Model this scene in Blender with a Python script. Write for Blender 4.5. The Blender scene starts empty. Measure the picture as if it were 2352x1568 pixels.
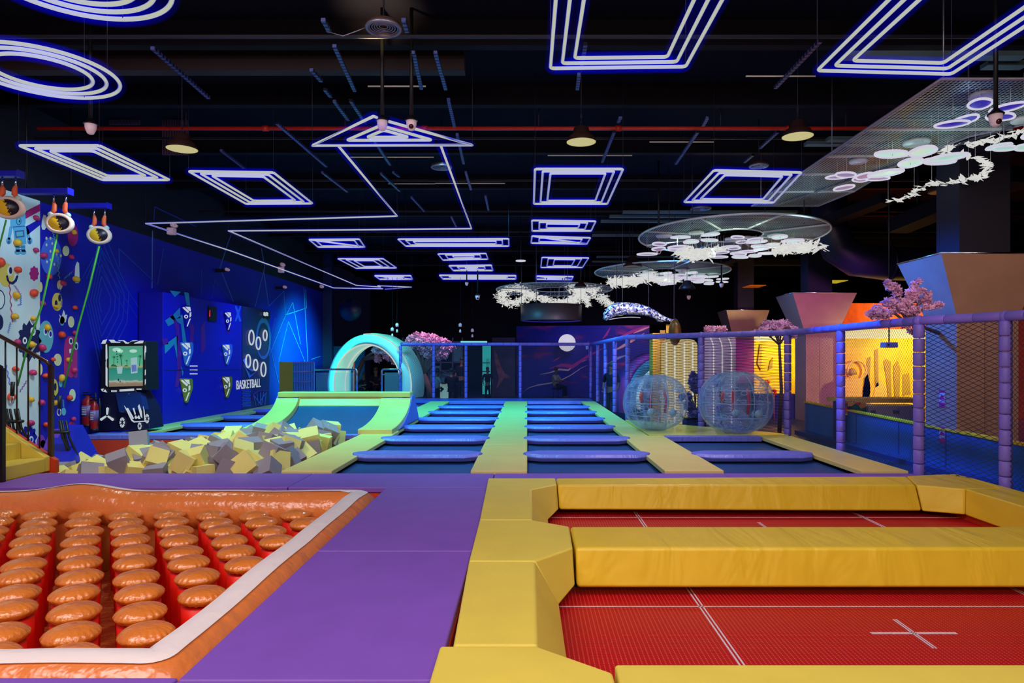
import bpy, bmesh, math, random
from mathutils import Vector, Matrix, noise
random.seed(7)
R = random.random
S = bpy.context.scene
COL = S.collection
F = 1568.0; CX = 1211.0; CY = 820.0; CH = 1.6
pi = math.pi

# ---------------------------------------------------------------- measuring helpers
def at(px, py, Y):                       # point at depth Y
    return Vector(((px-CX)/F*Y, Y, CH+(CY-py)/F*Y))
def onz(px, py, z=0.0):                  # point on a level plane
    Y = (CH-z)*F/(py-CY); return Vector(((px-CX)/F*Y, Y, z))
def onx(px, py, x):                      # point on a plane X = x
    Y = x*F/(px-CX); return Vector((x, Y, CH+(CY-py)/F*Y))

# ---------------------------------------------------------------- mesh builder
class MB:
    def __init__(s): s.v=[]; s.f=[]; s.sm=[]; s.mi=[]; s.cur=0
    def add(s, vs, fs, smooth=False):
        b=len(s.v); s.v += [tuple(v) for v in vs]
        for f in fs: s.f.append([b+i for i in f]); s.sm.append(smooth); s.mi.append(s.cur)
        return s
    def box(s, x0,x1,y0,y1,z0,z1):
        return s.add([(x0,y0,z0),(x1,y0,z0),(x1,y1,z0),(x0,y1,z0),(x0,y0,z1),(x1,y0,z1),(x1,y1,z1),(x0,y1,z1)],
            [(3,2,1,0),(4,5,6,7),(0,1,5,4),(1,2,6,5),(2,3,7,6),(3,0,4,7)])
    def obox(s, c, sz, rot=None):        # oriented box
        M = rot or Matrix.Identity(3); c=Vector(c); vs=[]
        for dz in (-.5,.5):
            for dx,dy in ((-.5,-.5),(.5,-.5),(.5,.5),(-.5,.5)):
                vs.append(c + M@Vector((dx*sz[0],dy*sz[1],dz*sz[2])))
        return s.add(vs,[(3,2,1,0),(4,5,6,7),(0,1,5,4),(1,2,6,5),(2,3,7,6),(3,0,4,7)])
    def bar(s, a, b, w, h=None):         # square bar between two points
        a=Vector(a); b=Vector(b); d=b-a; h=h or w
        q=d.to_track_quat('Y','Z').to_matrix()
        return s.obox((a+b)/2,(w,d.length,h),q)
    def tube(s, pts, r, n=10, closed=False, cap=True, smooth=True):
        pts=[Vector(p) for p in pts]; N=len(pts); rs = r if isinstance(r,(list,tuple)) else [r]*N
        vs=[]; up=None
        for i,p in enumerate(pts):
            if closed: t=(pts[(i+1)%N]-pts[i-1])
            else: t=(pts[min(i+1,N-1)]-pts[max(i-1,0)])
            t.normalize()
            if up is None: up = Vector((0,0,1)) if abs(t.z)<.9 else Vector((1,0,0))
            a=t.cross(up); a.normalize(); b=a.cross(t); b.normalize(); up=b
            for k in range(n):
                th=2*pi*k/n; vs.append(p+(a*math.cos(th)+b*math.sin(th))*rs[i])
        fs=[]
        for i in range(N if closed else N-1):
            j=(i+1)%N
            for k in range(n): fs.append((i*n+k, i*n+(k+1)%n, j*n+(k+1)%n, j*n+k))
        if cap and not closed:
            fs.append(tuple(range(n))[::-1]); fs.append(tuple((N-1)*n+k for k in range(n)))
        return s.add(vs,fs,smooth)
    def lathe(s, prof, c=(0,0,0), n=24, axis='Z', smooth=True, sx=1, sy=1, caps=True):
        vs=[];fs=[];m=len(prof); c=Vector(c)
        for k in range(n):
            th=2*pi*k/n
            for r,z in prof:
                x,y=r*math.cos(th)*sx, r*math.sin(th)*sy
                if axis=='Z': vs.append(c+Vector((x,y,z)))
                elif axis=='Y': vs.append(c+Vector((x,-z,y)))
                else: vs.append(c+Vector((z,x,y)))
        for k in range(n):
            j=(k+1)%n
            for i in range(m-1): fs.append((k*m+i,j*m+i,j*m+i+1,k*m+i+1))
        if caps and prof[0][0]>1e-4: fs.append(tuple(k*m for k in range(n))[::-1])
        if caps and prof[-1][0]>1e-4: fs.append(tuple(k*m+m-1 for k in range(n)))
        return s.add(vs,fs,smooth)
    def prism(s, poly, d):               # closed polygon (3-D points) extruded by vector d
        n=len(poly); d=Vector(d); p=[Vector(q) for q in poly]
        nrm=Vector((0,0,0))
        for i in range(n): nrm += p[i].cross(p[(i+1)%n])
        if nrm.dot(d)>0: p=p[::-1]
        return s.add(p+[q+d for q in p],[tuple(range(n)),tuple(range(n,2*n))[::-1]]+[(i,(i+1)%n,n+(i+1)%n,n+i)[::-1] for i in range(n)])
    def ball(s, c, r, nu=12, nv=8, sc=(1,1,1), rot=None):
        c=Vector(c); vs=[];fs=[]; M=rot or Matrix.Identity(3)
        for i in range(nv+1):
            ph=pi*i/nv
            for k in range(nu):
                th=2*pi*k/nu
                vs.append(c+M@Vector((math.sin(ph)*math.cos(th)*r*sc[0],math.sin(ph)*math.sin(th)*r*sc[1],math.cos(ph)*r*sc[2])))
        for i in range(nv):
            for k in range(nu): fs.append((i*nu+k,(i+1)*nu+k,(i+1)*nu+(k+1)%nu,i*nu+(k+1)%nu))
        return s.add(vs,fs,True)

# ---------------------------------------------------------------- objects
def O(name, mb, m, parent=None, bevel=0, label=None, kind=None, seg=3):
    me=bpy.data.meshes.new(name)
    off=Vector((0,0,0))
    if parent is None and mb.v:
        xs=[v[0] for v in mb.v]; ys=[v[1] for v in mb.v]; zs=[v[2] for v in mb.v]
        off=Vector(((min(xs)+max(xs))/2,(min(ys)+max(ys))/2,min(zs)))
    me.from_pydata([tuple(Vector(v)-off) for v in mb.v],[],mb.f); me.update()
    me.polygons.foreach_set('use_smooth',mb.sm)
    for q in (m if isinstance(m,(list,tuple)) else [m]): me.materials.append(q)
    me.polygons.foreach_set('material_index',mb.mi)
    if not me.uv_layers: pass
    me.validate(clean_customdata=False)
    o=bpy.data.objects.new(name,me); COL.objects.link(o); o.location=off
    if parent is not None: o.parent=parent
    if bevel:
        b=o.modifiers.new('Bevel','BEVEL'); b.width=bevel; b.segments=seg; b.limit_method='ANGLE'; b.angle_limit=.6
        me.polygons.foreach_set('use_smooth',[True]*len(me.polygons)); b.harden_normals=True
    if label: o['label']=label
    if kind: o['kind']=kind
    return o
def tag(o,label,cat,group=None,kind=None):
    o['label']=label; o['category']=cat
    if group: o['group']=group
    if kind: o['kind']=kind
    return o
AUTO=[]
def T(name,label,cat,group=None):
    o=bpy.data.objects.new(name,None); COL.objects.link(o); o.empty_display_size=.1
    tag(o,label,cat,group); AUTO.append(o); return o
def kids(o): return [c for c in bpy.data.objects if c.parent==o]
def settle(o):                            # put an Empty at the base centre of its parts
    lo=Vector((1e9,)*3); hi=-lo
    st=[c for c in o.children]
    while st:
        c=st.pop(); st+=list(c.children)
        if c.type=='MESH':
            for v in c.data.vertices:
                for i in range(3): lo[i]=min(lo[i],v.co[i]); hi[i]=max(hi[i],v.co[i])
    L=Vector(((lo.x+hi.x)/2,(lo.y+hi.y)/2,lo.z))
    o.location=L
    for c in o.children: c.location=-L
def copy_tree(o,loc,rz=0,label=None,group=None,sc=None):   # o must be settled
    r=o.copy(); COL.objects.link(r); r.location=loc; r.rotation_euler=(0,0,rz)
    if sc: r.scale=(sc,sc,sc) if not isinstance(sc,(tuple,list)) else sc
    if label: r['label']=label
    if group: r['group']=group
    for ch in list(o.children):
        c=ch.copy(); COL.objects.link(c); c.parent=r
        for g in list(ch.children):
            d=g.copy(); COL.objects.link(d); d.parent=c
    return r
def struct(name,mb,m,**k): return O(name,mb,m,kind='structure',**k)

# ---------------------------------------------------------------- materials
def srgb(h):
    h=h.lstrip('#'); c=[int(h[i:i+2],16)/255 for i in (0,2,4)]
    return tuple((x/12.92 if x<=.04045 else ((x+.055)/1.055)**2.4) for x in c)+(1,)
def mat(name,col,rough=.5,spec=.5,metal=0,emit=None,es=1,bump=0,bs=8,coat=0,var=0,vs=3,stretch=(1,1,1),bdet=4):
    m=bpy.data.materials.new(name); m.use_nodes=True; nt=m.node_tree; N=nt.nodes; L=nt.links
    p=N['Principled BSDF']; c=srgb(col) if isinstance(col,str) else tuple(col)+(1,)
    if emit is not None and es>=.7: c=tuple(q*.08 for q in c[:3])+(1,)
    p.inputs['Base Color'].default_value=c; p.inputs['Roughness'].default_value=rough
    p.inputs['Specular IOR Level'].default_value=spec; p.inputs['Metallic'].default_value=metal
    p.inputs['Coat Weight'].default_value=coat
    if emit is not None:
        p.inputs['Emission Color'].default_value=srgb(emit); p.inputs['Emission Strength'].default_value=es
    tc=N.new('ShaderNodeTexCoord'); mp=N.new('ShaderNodeMapping'); mp.inputs['Scale'].default_value=stretch
    L.new(tc.outputs['Object'],mp.inputs[0])
    if bump:
        n=N.new('ShaderNodeTexNoise'); n.inputs['Scale'].default_value=bs; n.inputs['Detail'].default_value=bdet
        L.new(mp.outputs[0],n.inputs[0])
        b=N.new('ShaderNodeBump'); b.inputs['Strength'].default_value=bump; b.inputs['Distance'].default_value=.05
        L.new(n.outputs[0],b.inputs['Height']); L.new(b.outputs[0],p.inputs['Normal'])
    if var:
        n=N.new('ShaderNodeTexNoise'); n.inputs['Scale'].default_value=vs; n.inputs['Detail'].default_value=5
        L.new(mp.outputs[0],n.inputs[0])
        h=N.new('ShaderNodeHueSaturation'); h.inputs['Color'].default_value=c
        r=N.new('ShaderNodeMapRange'); r.inputs[1].default_value=.3; r.inputs[2].default_value=.7
        r.inputs[3].default_value=1-var; r.inputs[4].default_value=1+var
        L.new(n.outputs[0],r.inputs[0]); L.new(r.outputs[0],h.inputs['Value']); L.new(h.outputs[0],p.inputs['Base Color'])
    return m
def nodes(m): return m.node_tree.nodes, m.node_tree.links, m.node_tree.nodes['Principled BSDF']
def mth(nt,op,a,b=None,c=None):
    n=nt.nodes.new('ShaderNodeMath'); n.operation=op
    for i,x in enumerate((a,b,c)):
        if x is None: continue
        if hasattr(x,'is_linked') or hasattr(x,'links'): nt.links.new(x,n.inputs[i])
        else: n.inputs[i].default_value=x
    return n.outputs[0]

def neon(name,core,edge,s=1.0,k=.5):          # tube that gives off light, with a coloured halo painted into its edge tone
    m=bpy.data.materials.new(name); m.use_nodes=True; N=m.node_tree.nodes; L=m.node_tree.links
    N.clear(); o=N.new('ShaderNodeOutputMaterial'); e=N.new('ShaderNodeEmission'); e.inputs[1].default_value=s
    lw=N.new('ShaderNodeLayerWeight'); lw.inputs[0].default_value=k
    cr=N.new('ShaderNodeValToRGB'); cr.color_ramp.elements[0].color=srgb(core); cr.color_ramp.elements[0].position=.62
    cr.color_ramp.elements[1].color=srgb(edge); cr.color_ramp.elements[1].position=.97
    L.new(lw.outputs['Facing'],cr.inputs[0]); L.new(cr.outputs[0],e.inputs[0]); L.new(e.outputs[0],o.inputs[0])
    return m
def net_mat(name,col,size=.055,th=.1,axis='XZ',shape='diamond',rough=.6,metal=0):
    m=mat(name,col,rough,metal=metal); nt=m.node_tree; N,L,p=nodes(m)
    tc=N.new('ShaderNodeTexCoord'); sx=N.new('ShaderNodeSeparateXYZ'); L.new(tc.outputs['Object'],sx.inputs[0])
    hx={'X':sx.outputs[0],'Y':sx.outputs[1],'Z':sx.outputs[2]}
    if axis[0]=='H':   # horizontal run = x + y
        u=mth(nt,'ADD',hx['X'],hx['Y']); v=hx['Z']
    else: u=hx[axis[0]]; v=hx[axis[1]]
    if shape=='diamond':
        a=mth(nt,'ADD',u,v); b=mth(nt,'SUBTRACT',u,v)
    else: a,b=u,v
    def line(q):
        q=mth(nt,'DIVIDE',q,size); q=mth(nt,'FRACT',q); q=mth(nt,'SUBTRACT',q,.5); q=mth(nt,'ABSOLUTE',q)
        return mth(nt,'LESS_THAN',q,th/2)
    k=mth(nt,'MAXIMUM',line(a),line(b))
    L.new(k,p.inputs['Alpha'])
    return m

M={}
M['yellow']=mat('yellow_vinyl',(.74,.60,.085),.50,bump=.12,bs=5,var=.05,vs=2)
M['yellowwrink']=mat('yellow_vinyl_wrinkled',(.79,.56,.03),.42,bump=0,var=.03)
M['purple']=mat('purple_vinyl',(.205,.085,.50),.50,bump=.08,bs=4,var=.05,vs=3)
M['padpurple']=mat('purple_pad_vinyl',(.15,.17,.66),.42,bump=.2,bs=7,var=.04,stretch=(1,2,2))
M['bed']=mat('navy_bed_fabric',(.008,.055,.20),.42,bump=.1,bs=60,var=.12,vs=1.5)
M['orange']=mat('orange_inflatable_vinyl',(.74,.22,.03),.20,spec=.9,bump=.5,bs=11,coat=.5,var=.05,stretch=(1,1,1),bdet=6)
M['orangetube']=mat('orange_tube_vinyl',(.76,.22,.05),.25,spec=.8,bump=.45,bs=7,var=.05,bdet=3)
M['redvinyl']=mat('red_vinyl',(.85,.012,.002),.45,bump=.2,bs=6)
M['redwall']=mat('red_pit_vinyl',(.60,.045,.01),.5,bump=.1,bs=4)
M['white']=mat('white_vinyl',(.85,.78,.78),.45,bump=.25,bs=6)
M['foamy']=mat('pale_yellow_foam',(.80,.72,.24),.85,spec=.2,bump=.15,bs=120,var=.04)
M['foamg']=mat('grey_foam',(.30,.27,.33),.88,spec=.2,bump=.15,bs=120,var=.05)
M['black']=mat('black_paint',(.004,.004,.006),.5)
M['blackmetal']=mat('black_metal',(.012,.009,.010),.35,metal=.3)
M['ceil']=mat('dark_ceiling',(.003,.003,.012),.9,spec=.1)
M['beam']=mat('dark_steel_beam',(.004,.003,.010),.7,spec=.15)
M['darkwall']=mat('dark_wall_paint',(.004,.004,.020),.8)
M['floor']=mat('dark_floor',(.03,.035,.09),.35,var=.2,vs=2)
M['wire']=mat('dark_wire',(.02,.02,.05),.5,metal=.3)
M['halo']=None
M['steel']=mat('galvanised_steel',(.25,.25,.34),.4,metal=.7,var=.2,vs=20)
M['chrome']=mat('chrome',(.7,.75,.8),.18,metal=1)
M['redpipe']=mat('red_pipe_paint',(.55,.02,.008),.4)
M['cream']=mat('cream_reflector',(.9,.85,.5),.6,emit='d8cf90',es=.75)
M['brown']=mat('bronze_shade',(.05,.02,.02),.4,metal=.3)
M['bluewall']=None
M['neon']=neon('neon_tube_white_blue','babda4','3444c8',1.0,.5)
M['neonthin']=neon('neon_line_white','b8bca6','3444c8',.95,.5)
M['lampwhite']=mat('white_light_diffuser',(.8,.8,.85),.5,emit='c9c5d6',es=1.0)
M['leafwhite']=mat('glowing_glass_leaf',(.8,.78,.75),.4,emit='d0d0cc',es=.95)
M['purplerail']=mat('violet_rail_foam',(.21,.15,.70),.5,bump=.12,bs=18)
M['seam']=mat('dark_seam',(.04,.02,.18),.7)
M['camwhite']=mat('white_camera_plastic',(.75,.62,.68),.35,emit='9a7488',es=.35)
M['dome']=mat('smoked_dome',(.05,.01,.02),.1)
M['petalviolet']=mat('violet_petal_diffuser',(.15,.1,.6),.3,emit='2418a8',es=.8)
M['petalpink']=mat('pinkish_petal_diffuser',(.4,.3,.5),.3,emit='8a74a8',es=.7)
M['petalmint']=mat('mint_petal_diffuser',(.6,.9,.85),.3,emit='b4e0d4',es=.8)
M['blossom']=mat('pink_silk_blossom',(.72,.40,.62),.7,var=.15,vs=9)
M['blossomblue']=mat('blue_violet_blossom',(.22,.18,.62),.7,var=.2,vs=9)
M['bark']=mat('bark',(.10,.05,.05),.8,bump=.5,bs=20)
M['skin']=mat('skin',(.09,.045,.035),.7)
M['hair']=mat('dark_hair',(.01,.008,.01),.6)
M['shirtdark']=mat('dark_cloth',(.006,.006,.02),.9,spec=.1)
M['shirtlight']=mat('pale_cloth',(.16,.2,.3),.8)

# blue wall with fine painted lines
def blue(name,col,v=.12): return mat(name,col,.6,bump=.05,bs=6,var=v,vs=.5)
M['bluewall']=blue('blue_wall_paint',(.002,.007,.45))
M['bluepanel']=blue('blue_panel_vinyl',(.002,.003,.46),.05)
M['blueline']=mat('pale_blue_line_paint',(.02,.07,.55),.6)
M['brightline']=mat('bright_blue_line_paint',(.10,.25,.70),.6)
M['teal']=mat('teal_paint',(.03,.42,.42),.6)
M['magenta']=mat('dark_magenta_paint',(.20,.01,.28),.6)
M['skyblue']=mat('sky_blue_plastic',(.06,.32,.75),.4)
M['olive']=mat('olive_plastic',(.40,.38,.02),.5)
M['navypanel']=mat('navy_panel',(.008,.02,.14),.5)
M['glowwhite']=mat('backlit_white_marking',(.8,.85,.9),.5,emit='c2cfd8',es=.85)
M['pwhite']=mat('white_wall_panel',(.62,.72,.75),.55,var=.04)
M['pblue']=mat('royal_blue_wall_panel',(.003,.004,.42),.55,var=.06)
M['robotblue']=mat('robot_blue_print',(.10,.38,.62),.6)
M['robotdark']=mat('robot_outline_print',(.03,.10,.26),.6)
M['navy']=mat('navy_print',(.005,.008,.09),.6)
M['pyellow']=mat('yellow_print',(.75,.55,.10),.6)
M['pcream']=mat('cream_print',(.75,.70,.42),.6)
M['pmag']=mat('magenta_print',(.45,.01,.18),.6)
M['ppurple']=mat('purple_print',(.28,.04,.42),.6)
M['plteal']=mat('teal_print',(.12,.42,.52),.6)
M['pperi']=mat('periwinkle_print',(.06,.14,.72),.6)
M['pwhiteprint']=mat('white_print',(.75,.82,.82),.6)
M['holdred']=mat('red_orange_hold',(.75,.06,.02),.5)
M['holdyel']=mat('yellow_hold',(.75,.42,.02),.5)
M['holdpink']=mat('magenta_hold',(.50,.02,.14),.5)
M['strapor']=mat('orange_webbing',(.80,.13,.04),.6)
M['strapgr']=mat('green_webbing',(.05,.38,.04),.6)
M['shellmint']=mat('mint_shell_plastic',(.45,.62,.62),.35)
M['shellpink']=mat('pinkish_white_shell_plastic',(.75,.60,.55),.35)
M['beamblue']=mat('blue_beam_paint',(.01,.01,.55),.45)

def halo(name,col,s):                   # painted blue bloom: glowing jacket around the neon tube
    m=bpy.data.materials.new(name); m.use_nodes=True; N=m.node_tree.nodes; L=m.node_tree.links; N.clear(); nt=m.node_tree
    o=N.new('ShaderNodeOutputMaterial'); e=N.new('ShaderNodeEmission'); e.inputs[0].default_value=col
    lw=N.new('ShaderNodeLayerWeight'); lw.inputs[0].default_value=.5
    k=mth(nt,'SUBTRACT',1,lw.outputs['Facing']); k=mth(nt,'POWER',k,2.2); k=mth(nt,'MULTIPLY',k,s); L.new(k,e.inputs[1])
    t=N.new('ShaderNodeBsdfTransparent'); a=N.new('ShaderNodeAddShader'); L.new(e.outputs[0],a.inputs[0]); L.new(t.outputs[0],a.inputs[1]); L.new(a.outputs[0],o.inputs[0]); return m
M['halo']=halo('blue_halo_glow',(.0,.0,1,1),.17)
def neonT(par,pts,r,closed=False,m='neon',label=None,j=3.5):
    o=O('neon_tube',MB().tube(pts,r,8,closed=closed),M[m],par,label=label)
    q=O('neon_halo',MB().tube(pts,r*j,14,closed=closed),M['halo'],o,label='painted blue glow jacket')
    return o

def wrinkles(m,rot,sc,strength=.6,dist=.03):
    nt=m.node_tree; N,L,p=nodes(m); tc=N.new('ShaderNodeTexCoord'); mp=N.new('ShaderNodeMapping'); mp.inputs['Rotation'].default_value=rot; mp.inputs['Scale'].default_value=sc
    L.new(tc.outputs['Object'],mp.inputs[0]); n=N.new('ShaderNodeTexNoise'); n.inputs['Scale'].default_value=1; n.inputs['Detail'].default_value=3; n.inputs['Distortion'].default_value=.6
    L.new(mp.outputs[0],n.inputs[0]); r=N.new('ShaderNodeMapRange'); r.inputs[1].default_value=.35; r.inputs[2].default_value=.7; L.new(n.outputs[0],r.inputs[0])
    b=N.new('ShaderNodeBump'); b.inputs['Strength'].default_value=strength; b.inputs['Distance'].default_value=dist; L.new(r.outputs[0],b.inputs['Height']); L.new(b.outputs[0],p.inputs['Normal'])
wrinkles(M['yellowwrink'],(.5,.9,0),(2.6,.5,1.1),.38,.05)
wrinkles(M['padpurple'],(0,0,.5),(9,3,3),.35,.02)
# ================================================================ ROOM SHELL
H=6.2
struct('floor',MB().box(-9.6,19,-3,42,-1.12,-1.0).box(5.32,19,-3,42,-1.0,-.25).box(-9.6,5.32,26.55,42,-1.0,-.25),M['floor'])
struct('ceiling',MB().box(-9.6,19,-3,42,H,H+.1),M['ceil'])
struct('wall_left',MB().box(-9.35,-9.1,-3,30.4,-1,H),M['bluewall'])
struct('trim_16',MB().box(-9.12,-9.097,-3,30.4,4.5,H),M['darkwall'])
struct('wall_far',MB().box(-9.6,19,41.8,42,-1,H),M['darkwall'])
struct('wall_right',MB().box(18.8,19,-3,42,-1,H),M['darkwall'])
struct('wall_back',MB().box(-9.6,19,-3.2,-3,-1.12,H+.1),M['darkwall'])
struct('trim_1',MB().box(-9.35,-8.7,30.4,30.7,-1,H),M['navypanel'])
# roof steelwork
b=MB()
for y in (7.2,9.3,11.5,14.2,17.2,20.5,24,28,32,36): b.box(-9.1,18.8,y,y+.16,5.85,6.2)
struct('trim_2',b,M['beam'])
M['maroon']=mat('maroon_duct_paint',(.012,.002,.005),.7)
struct('trim_3',MB().box(-9.1,-.9,9.75,9.95,5.70,6.0),M['maroon'])
b=MB()
for y in (8.6,12.6,15.6,18.9,22.0,26.0,30.0): b.box(-9.1,18.8,y,y+.03,5.62,5.66)
struct('trim_4',b,mat('thin_conduit_steel',(.02,.02,.04),.5,metal=.5))
pipe=T('sprinkler_pipe','long red sprinkler pipe running across below the dark ceiling','pipe')
b=MB(); b.tube([(-8.6,12.0,5.62),(17,12.0,5.62)],.035,10); O('pipe_run',b,M['redpipe'],pipe)
b=MB()
for x in (-6,-3.2,0.2,3.4,5.6,9): b.tube([(x,12.0,5.60),(x,12.0,6.2)],.012,6)
O('hanger_rod',b,M['wire'],pipe)
b=MB()
for x in (-4.6,-1.8,1.6,4.6,7.4): b.lathe([(.05,-.05),(.05,.05)],(x,12,5.62),12,'X')
O('coupling',b,M['redpipe'],pipe)
# slotted channels running away from the viewer under the roof
M['channel']=mat('slotted_channel_steel',(.12,.14,.40),.4,metal=.5)
nt=M['channel'].node_tree; N,L,p=nodes(M['channel'])
tc=N.new('ShaderNodeTexCoord'); sx=N.new('ShaderNodeSeparateXYZ'); L.new(tc.outputs['Object'],sx.inputs[0])
q=mth(nt,'FRACT',mth(nt,'DIVIDE',sx.outputs[1],.09)); k=mth(nt,'GREATER_THAN',q,.45)
cm=N.new('ShaderNodeMix'); cm.data_type='RGBA'; cm.inputs[6].default_value=(.002,.002,.01,1); cm.inputs[7].default_value=(.10,.12,.42,1)
L.new(k,cm.inputs[0]); L.new(cm.outputs[2],p.inputs['Base Color'])
b=MB()
def chan(px,py,px2,py2):
    a=onz(px,py,5.5); c=onz(px2,py2,5.5); b.bar(a,c,.05,.04)
for s in ((742,45,757,72),(768,105,815,208),(805,230,838,280),(852,310,896,378),(903,395,917,405),(1000,120,1024,205),(1030,228,1044,290),(1050,308,1065,375),
          (1070,395,1082,435),(950,120,968,203),(927,45,935,72),(350,110,480,225),(508,345,560,385),(715,160,738,186),(746,205,760,222),(768,232,800,275),(635,282,750,382),(740,395,798,440),(875,398,918,438),
          (1330,170,1326,205),(1345,100,1336,150),(1425,270,1420,280),(1411,302,1383,372),(1625,270,1615,288),(1603,302,1552,376),(1787,302,1745,340),(1730,355,1710,372),(1885,93,1781,201),
          (945,452,975,485),(1115,450,1122,482),(1037,498,1048,520)): chan(*s)
struct('trim_5',b,M['channel'])
# pale glints: steel highlights painted as faintly glowing thin rods
M['glint']=mat('painted_glint_glow',(.5,.45,.4),.3,emit='6a6058',es=.5)
b=MB()
for a in ((1713,175,1873,175),(1258,357,1452,357),(1492,326,1640,326),(845,198,978,198),(805,361,996,361),(892,422,1000,421),(1000,421,1160,418)):
    p0=onz(a[0],a[1],5.55); p1=onz(a[2],a[1],5.55); b.tube([p0,p1],.011,6)
struct('painted_glint_rods',b,M['glint'])
M['tealbeam']=mat('bluish_steel_purlin',(.10,.16,.20),.5,metal=.4)
b=MB()
for (x0,x1,y) in ((1430,1830,487),(1400,1860,497),(1380,1790,508),(1360,1560,540),(1370,1600,590),(1360,1520,601),(1940,2352,128),(2260,2352,150),(1850,2010,330),(1900,2030,320)):
    p0=onz(x0,y,5.4); p1=onz(x1,y,5.4); b.bar(p0,p1,.16,.06)
struct('trim_7',b,M['tealbeam'])
# corrugated roof patches far left
M['corr']=mat('corrugated_sheet',(.09,.04,.10),.5)
b=MB()
for (x0,x1,y0,y1) in ((250,325,215,285),(372,436,243,355)):
    n=int((x1-x0)/6)
    for i in range(n):
        a=at(x0+6*i,y0+(14 if i<n/2 else 28),13.2); c=at(x0+6*i+3,y1,13.2); b.box(a.x,c.x,13.2,13.25,c.z,min(a.z,6.19))
struct('trim_8',b,M['corr'])
# diagonal dark beam and round duct at right
b=MB(); b.bar(at(1560,640,24),at(2040,455,14.5),.35,.2); b.bar(at(2060,520,15),at(2352,400,12),.5,.3); struct('trim_9',b,M['beam'])
duct=T('round_duct','big dark round air duct bending up under the ceiling right of the chandeliers','duct')
pts=[at(1905,480,17)+Vector((0,0,.9)),at(1905,520,17),at(1925,570,17),at(1965,596,17),at(2040,605,17),at(2120,606,17),at(2352,600,17)]
M['ductm']=mat('dark_duct_sheet',(.012,.012,.05),.4,metal=.3)
O('duct_pipe',MB().tube(pts,.42,20),M['ductm'],duct)
O('duct_flange',MB().lathe([(.44,-.03),(.47,-.03),(.47,.03),(.44,.03)],at(2040,605,17),20,'X'),M['ductm'],duct)
# dark columns rising from the pillars come later

# ================================================================ FOREGROUND PURPLE MATS
mats=[]
def mat_slab(x0,x1,y0,y1,label,z0=-.07,z1=0,wr=False):
    g=.004
    o=O('floor_mat',MB().box(x0+g,x1-g,y0+g,y1-g,z0,z1),M['purple'],bevel=.014)
    tag(o,label,'mat','purple floor mats')
    return o
mat_slab(-6.75,-5.6,8.4,9.42,'short purple floor mat beside the yellow steps')
mat_slab(-5.6,-2.95,8.4,9.42,'long purple floor mat between the foam pit and the orange inflatable')
mat_slab(-2.95,-.45,8.4,9.42,'purple floor mat at the head of the walkway below the left trampoline lane')
mat_slab(-.45,2.7,8.78,9.42,'purple strip mat behind the yellow frame, in front of the right trampoline lane')
mat_slab(2.7,5.3,8.78,9.42,'purple strip mat behind the yellow frame, nearest the net posts')
mat_slab(-1.74,-.45,5.64,8.4,'far purple walkway mat between inflatable and yellow frame')
mat_slab(-1.74,-.45,3.38,5.64,'near purple walkway mat between inflatable and yellow frame')
mat_slab(-1.74,-.45,1.2,3.38,'nearest purple walkway mat at the bottom edge of the photo')
mat_slab(-2.7,-1.74,1.2,3.42,'purple mat in the bottom left corner beside the inflatable corner')
mat_slab(-5.2,-2.7,1.2,3.42,'purple mat at the far bottom left under the inflatable rim')
# support boxes beneath the mats (red fabric sides)
struct('trim_10',MB().box(-6.75,-.45,8.42,9.4,-1.0,-.075).box(-.45,5.28,8.8,9.4,-1.0,-.075).box(-1.72,-.45,1.2,8.4,-1,-.075).box(-5.2,-1.74,1.2,3.40,-1,-.075),M['redwall'])

# ================================================================ YELLOW-FRAMED RED TRAMPOLINES
zt,zb=.05,-.25
def ypad(poly,label,zt=zt,zb=zb,m='yellow',slope=None,bev=.018):
    """poly: top outline (x,y); slope: matching bottom outline"""
    n=len(poly); low=slope or poly
    vs=[(x,y,zb) for x,y in low]+[(x,y,zt) for x,y in poly]
    fs=[tuple(range(n))[::-1],tuple(range(n,2*n))]+[(i,(i+1)%n,n+(i+1)%n,n+i) for i in range(n)]
    o=O('safety_pad',MB().add(vs,fs),M[m],bevel=bev,seg=4)
    tag(o,label,'pad','yellow safety pads of the red trampolines'); return o
# left column of pads
ypad([(-.455,6.52),(.045,6.52),(.045,8.02),(.36,8.34),(.36,8.76),(-.50,8.76)],'yellow corner pad at the far left of the far red trampoline',slope=[(-.455,6.52),(.24,6.52),(.24,7.75),(.38,8.28),(.36,8.76),(-.50,8.76)])
ypad([(-.445,5.20),(.055,5.20),(.37,5.56),(.385,6.26),(.045,6.51),(-.455,6.51)],'yellow bone-shaped pad on the left where the two red trampolines meet',slope=[(-.445,5.20),(.235,5.08),(.385,5.52),(.385,6.26),(.24,6.51),(-.455,6.51)])
ypad([(-.40,3.68),(.05,3.68),(.055,5.19),(-.445,5.19)],'straight yellow side pad left of the near red trampoline',slope=[(-.40,3.68),(.25,3.68),(.24,5.19),(-.445,5.19)])
ypad([(-.47,1.5),(.42,1.5),(.42,3.36),(.05,3.67),(-.47,3.67)],'yellow corner pad at the bottom edge left of the near red bed',slope=[(-.47,1.5),(.42,1.5),(.42,3.30),(.25,3.67),(-.47,3.67)])
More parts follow.
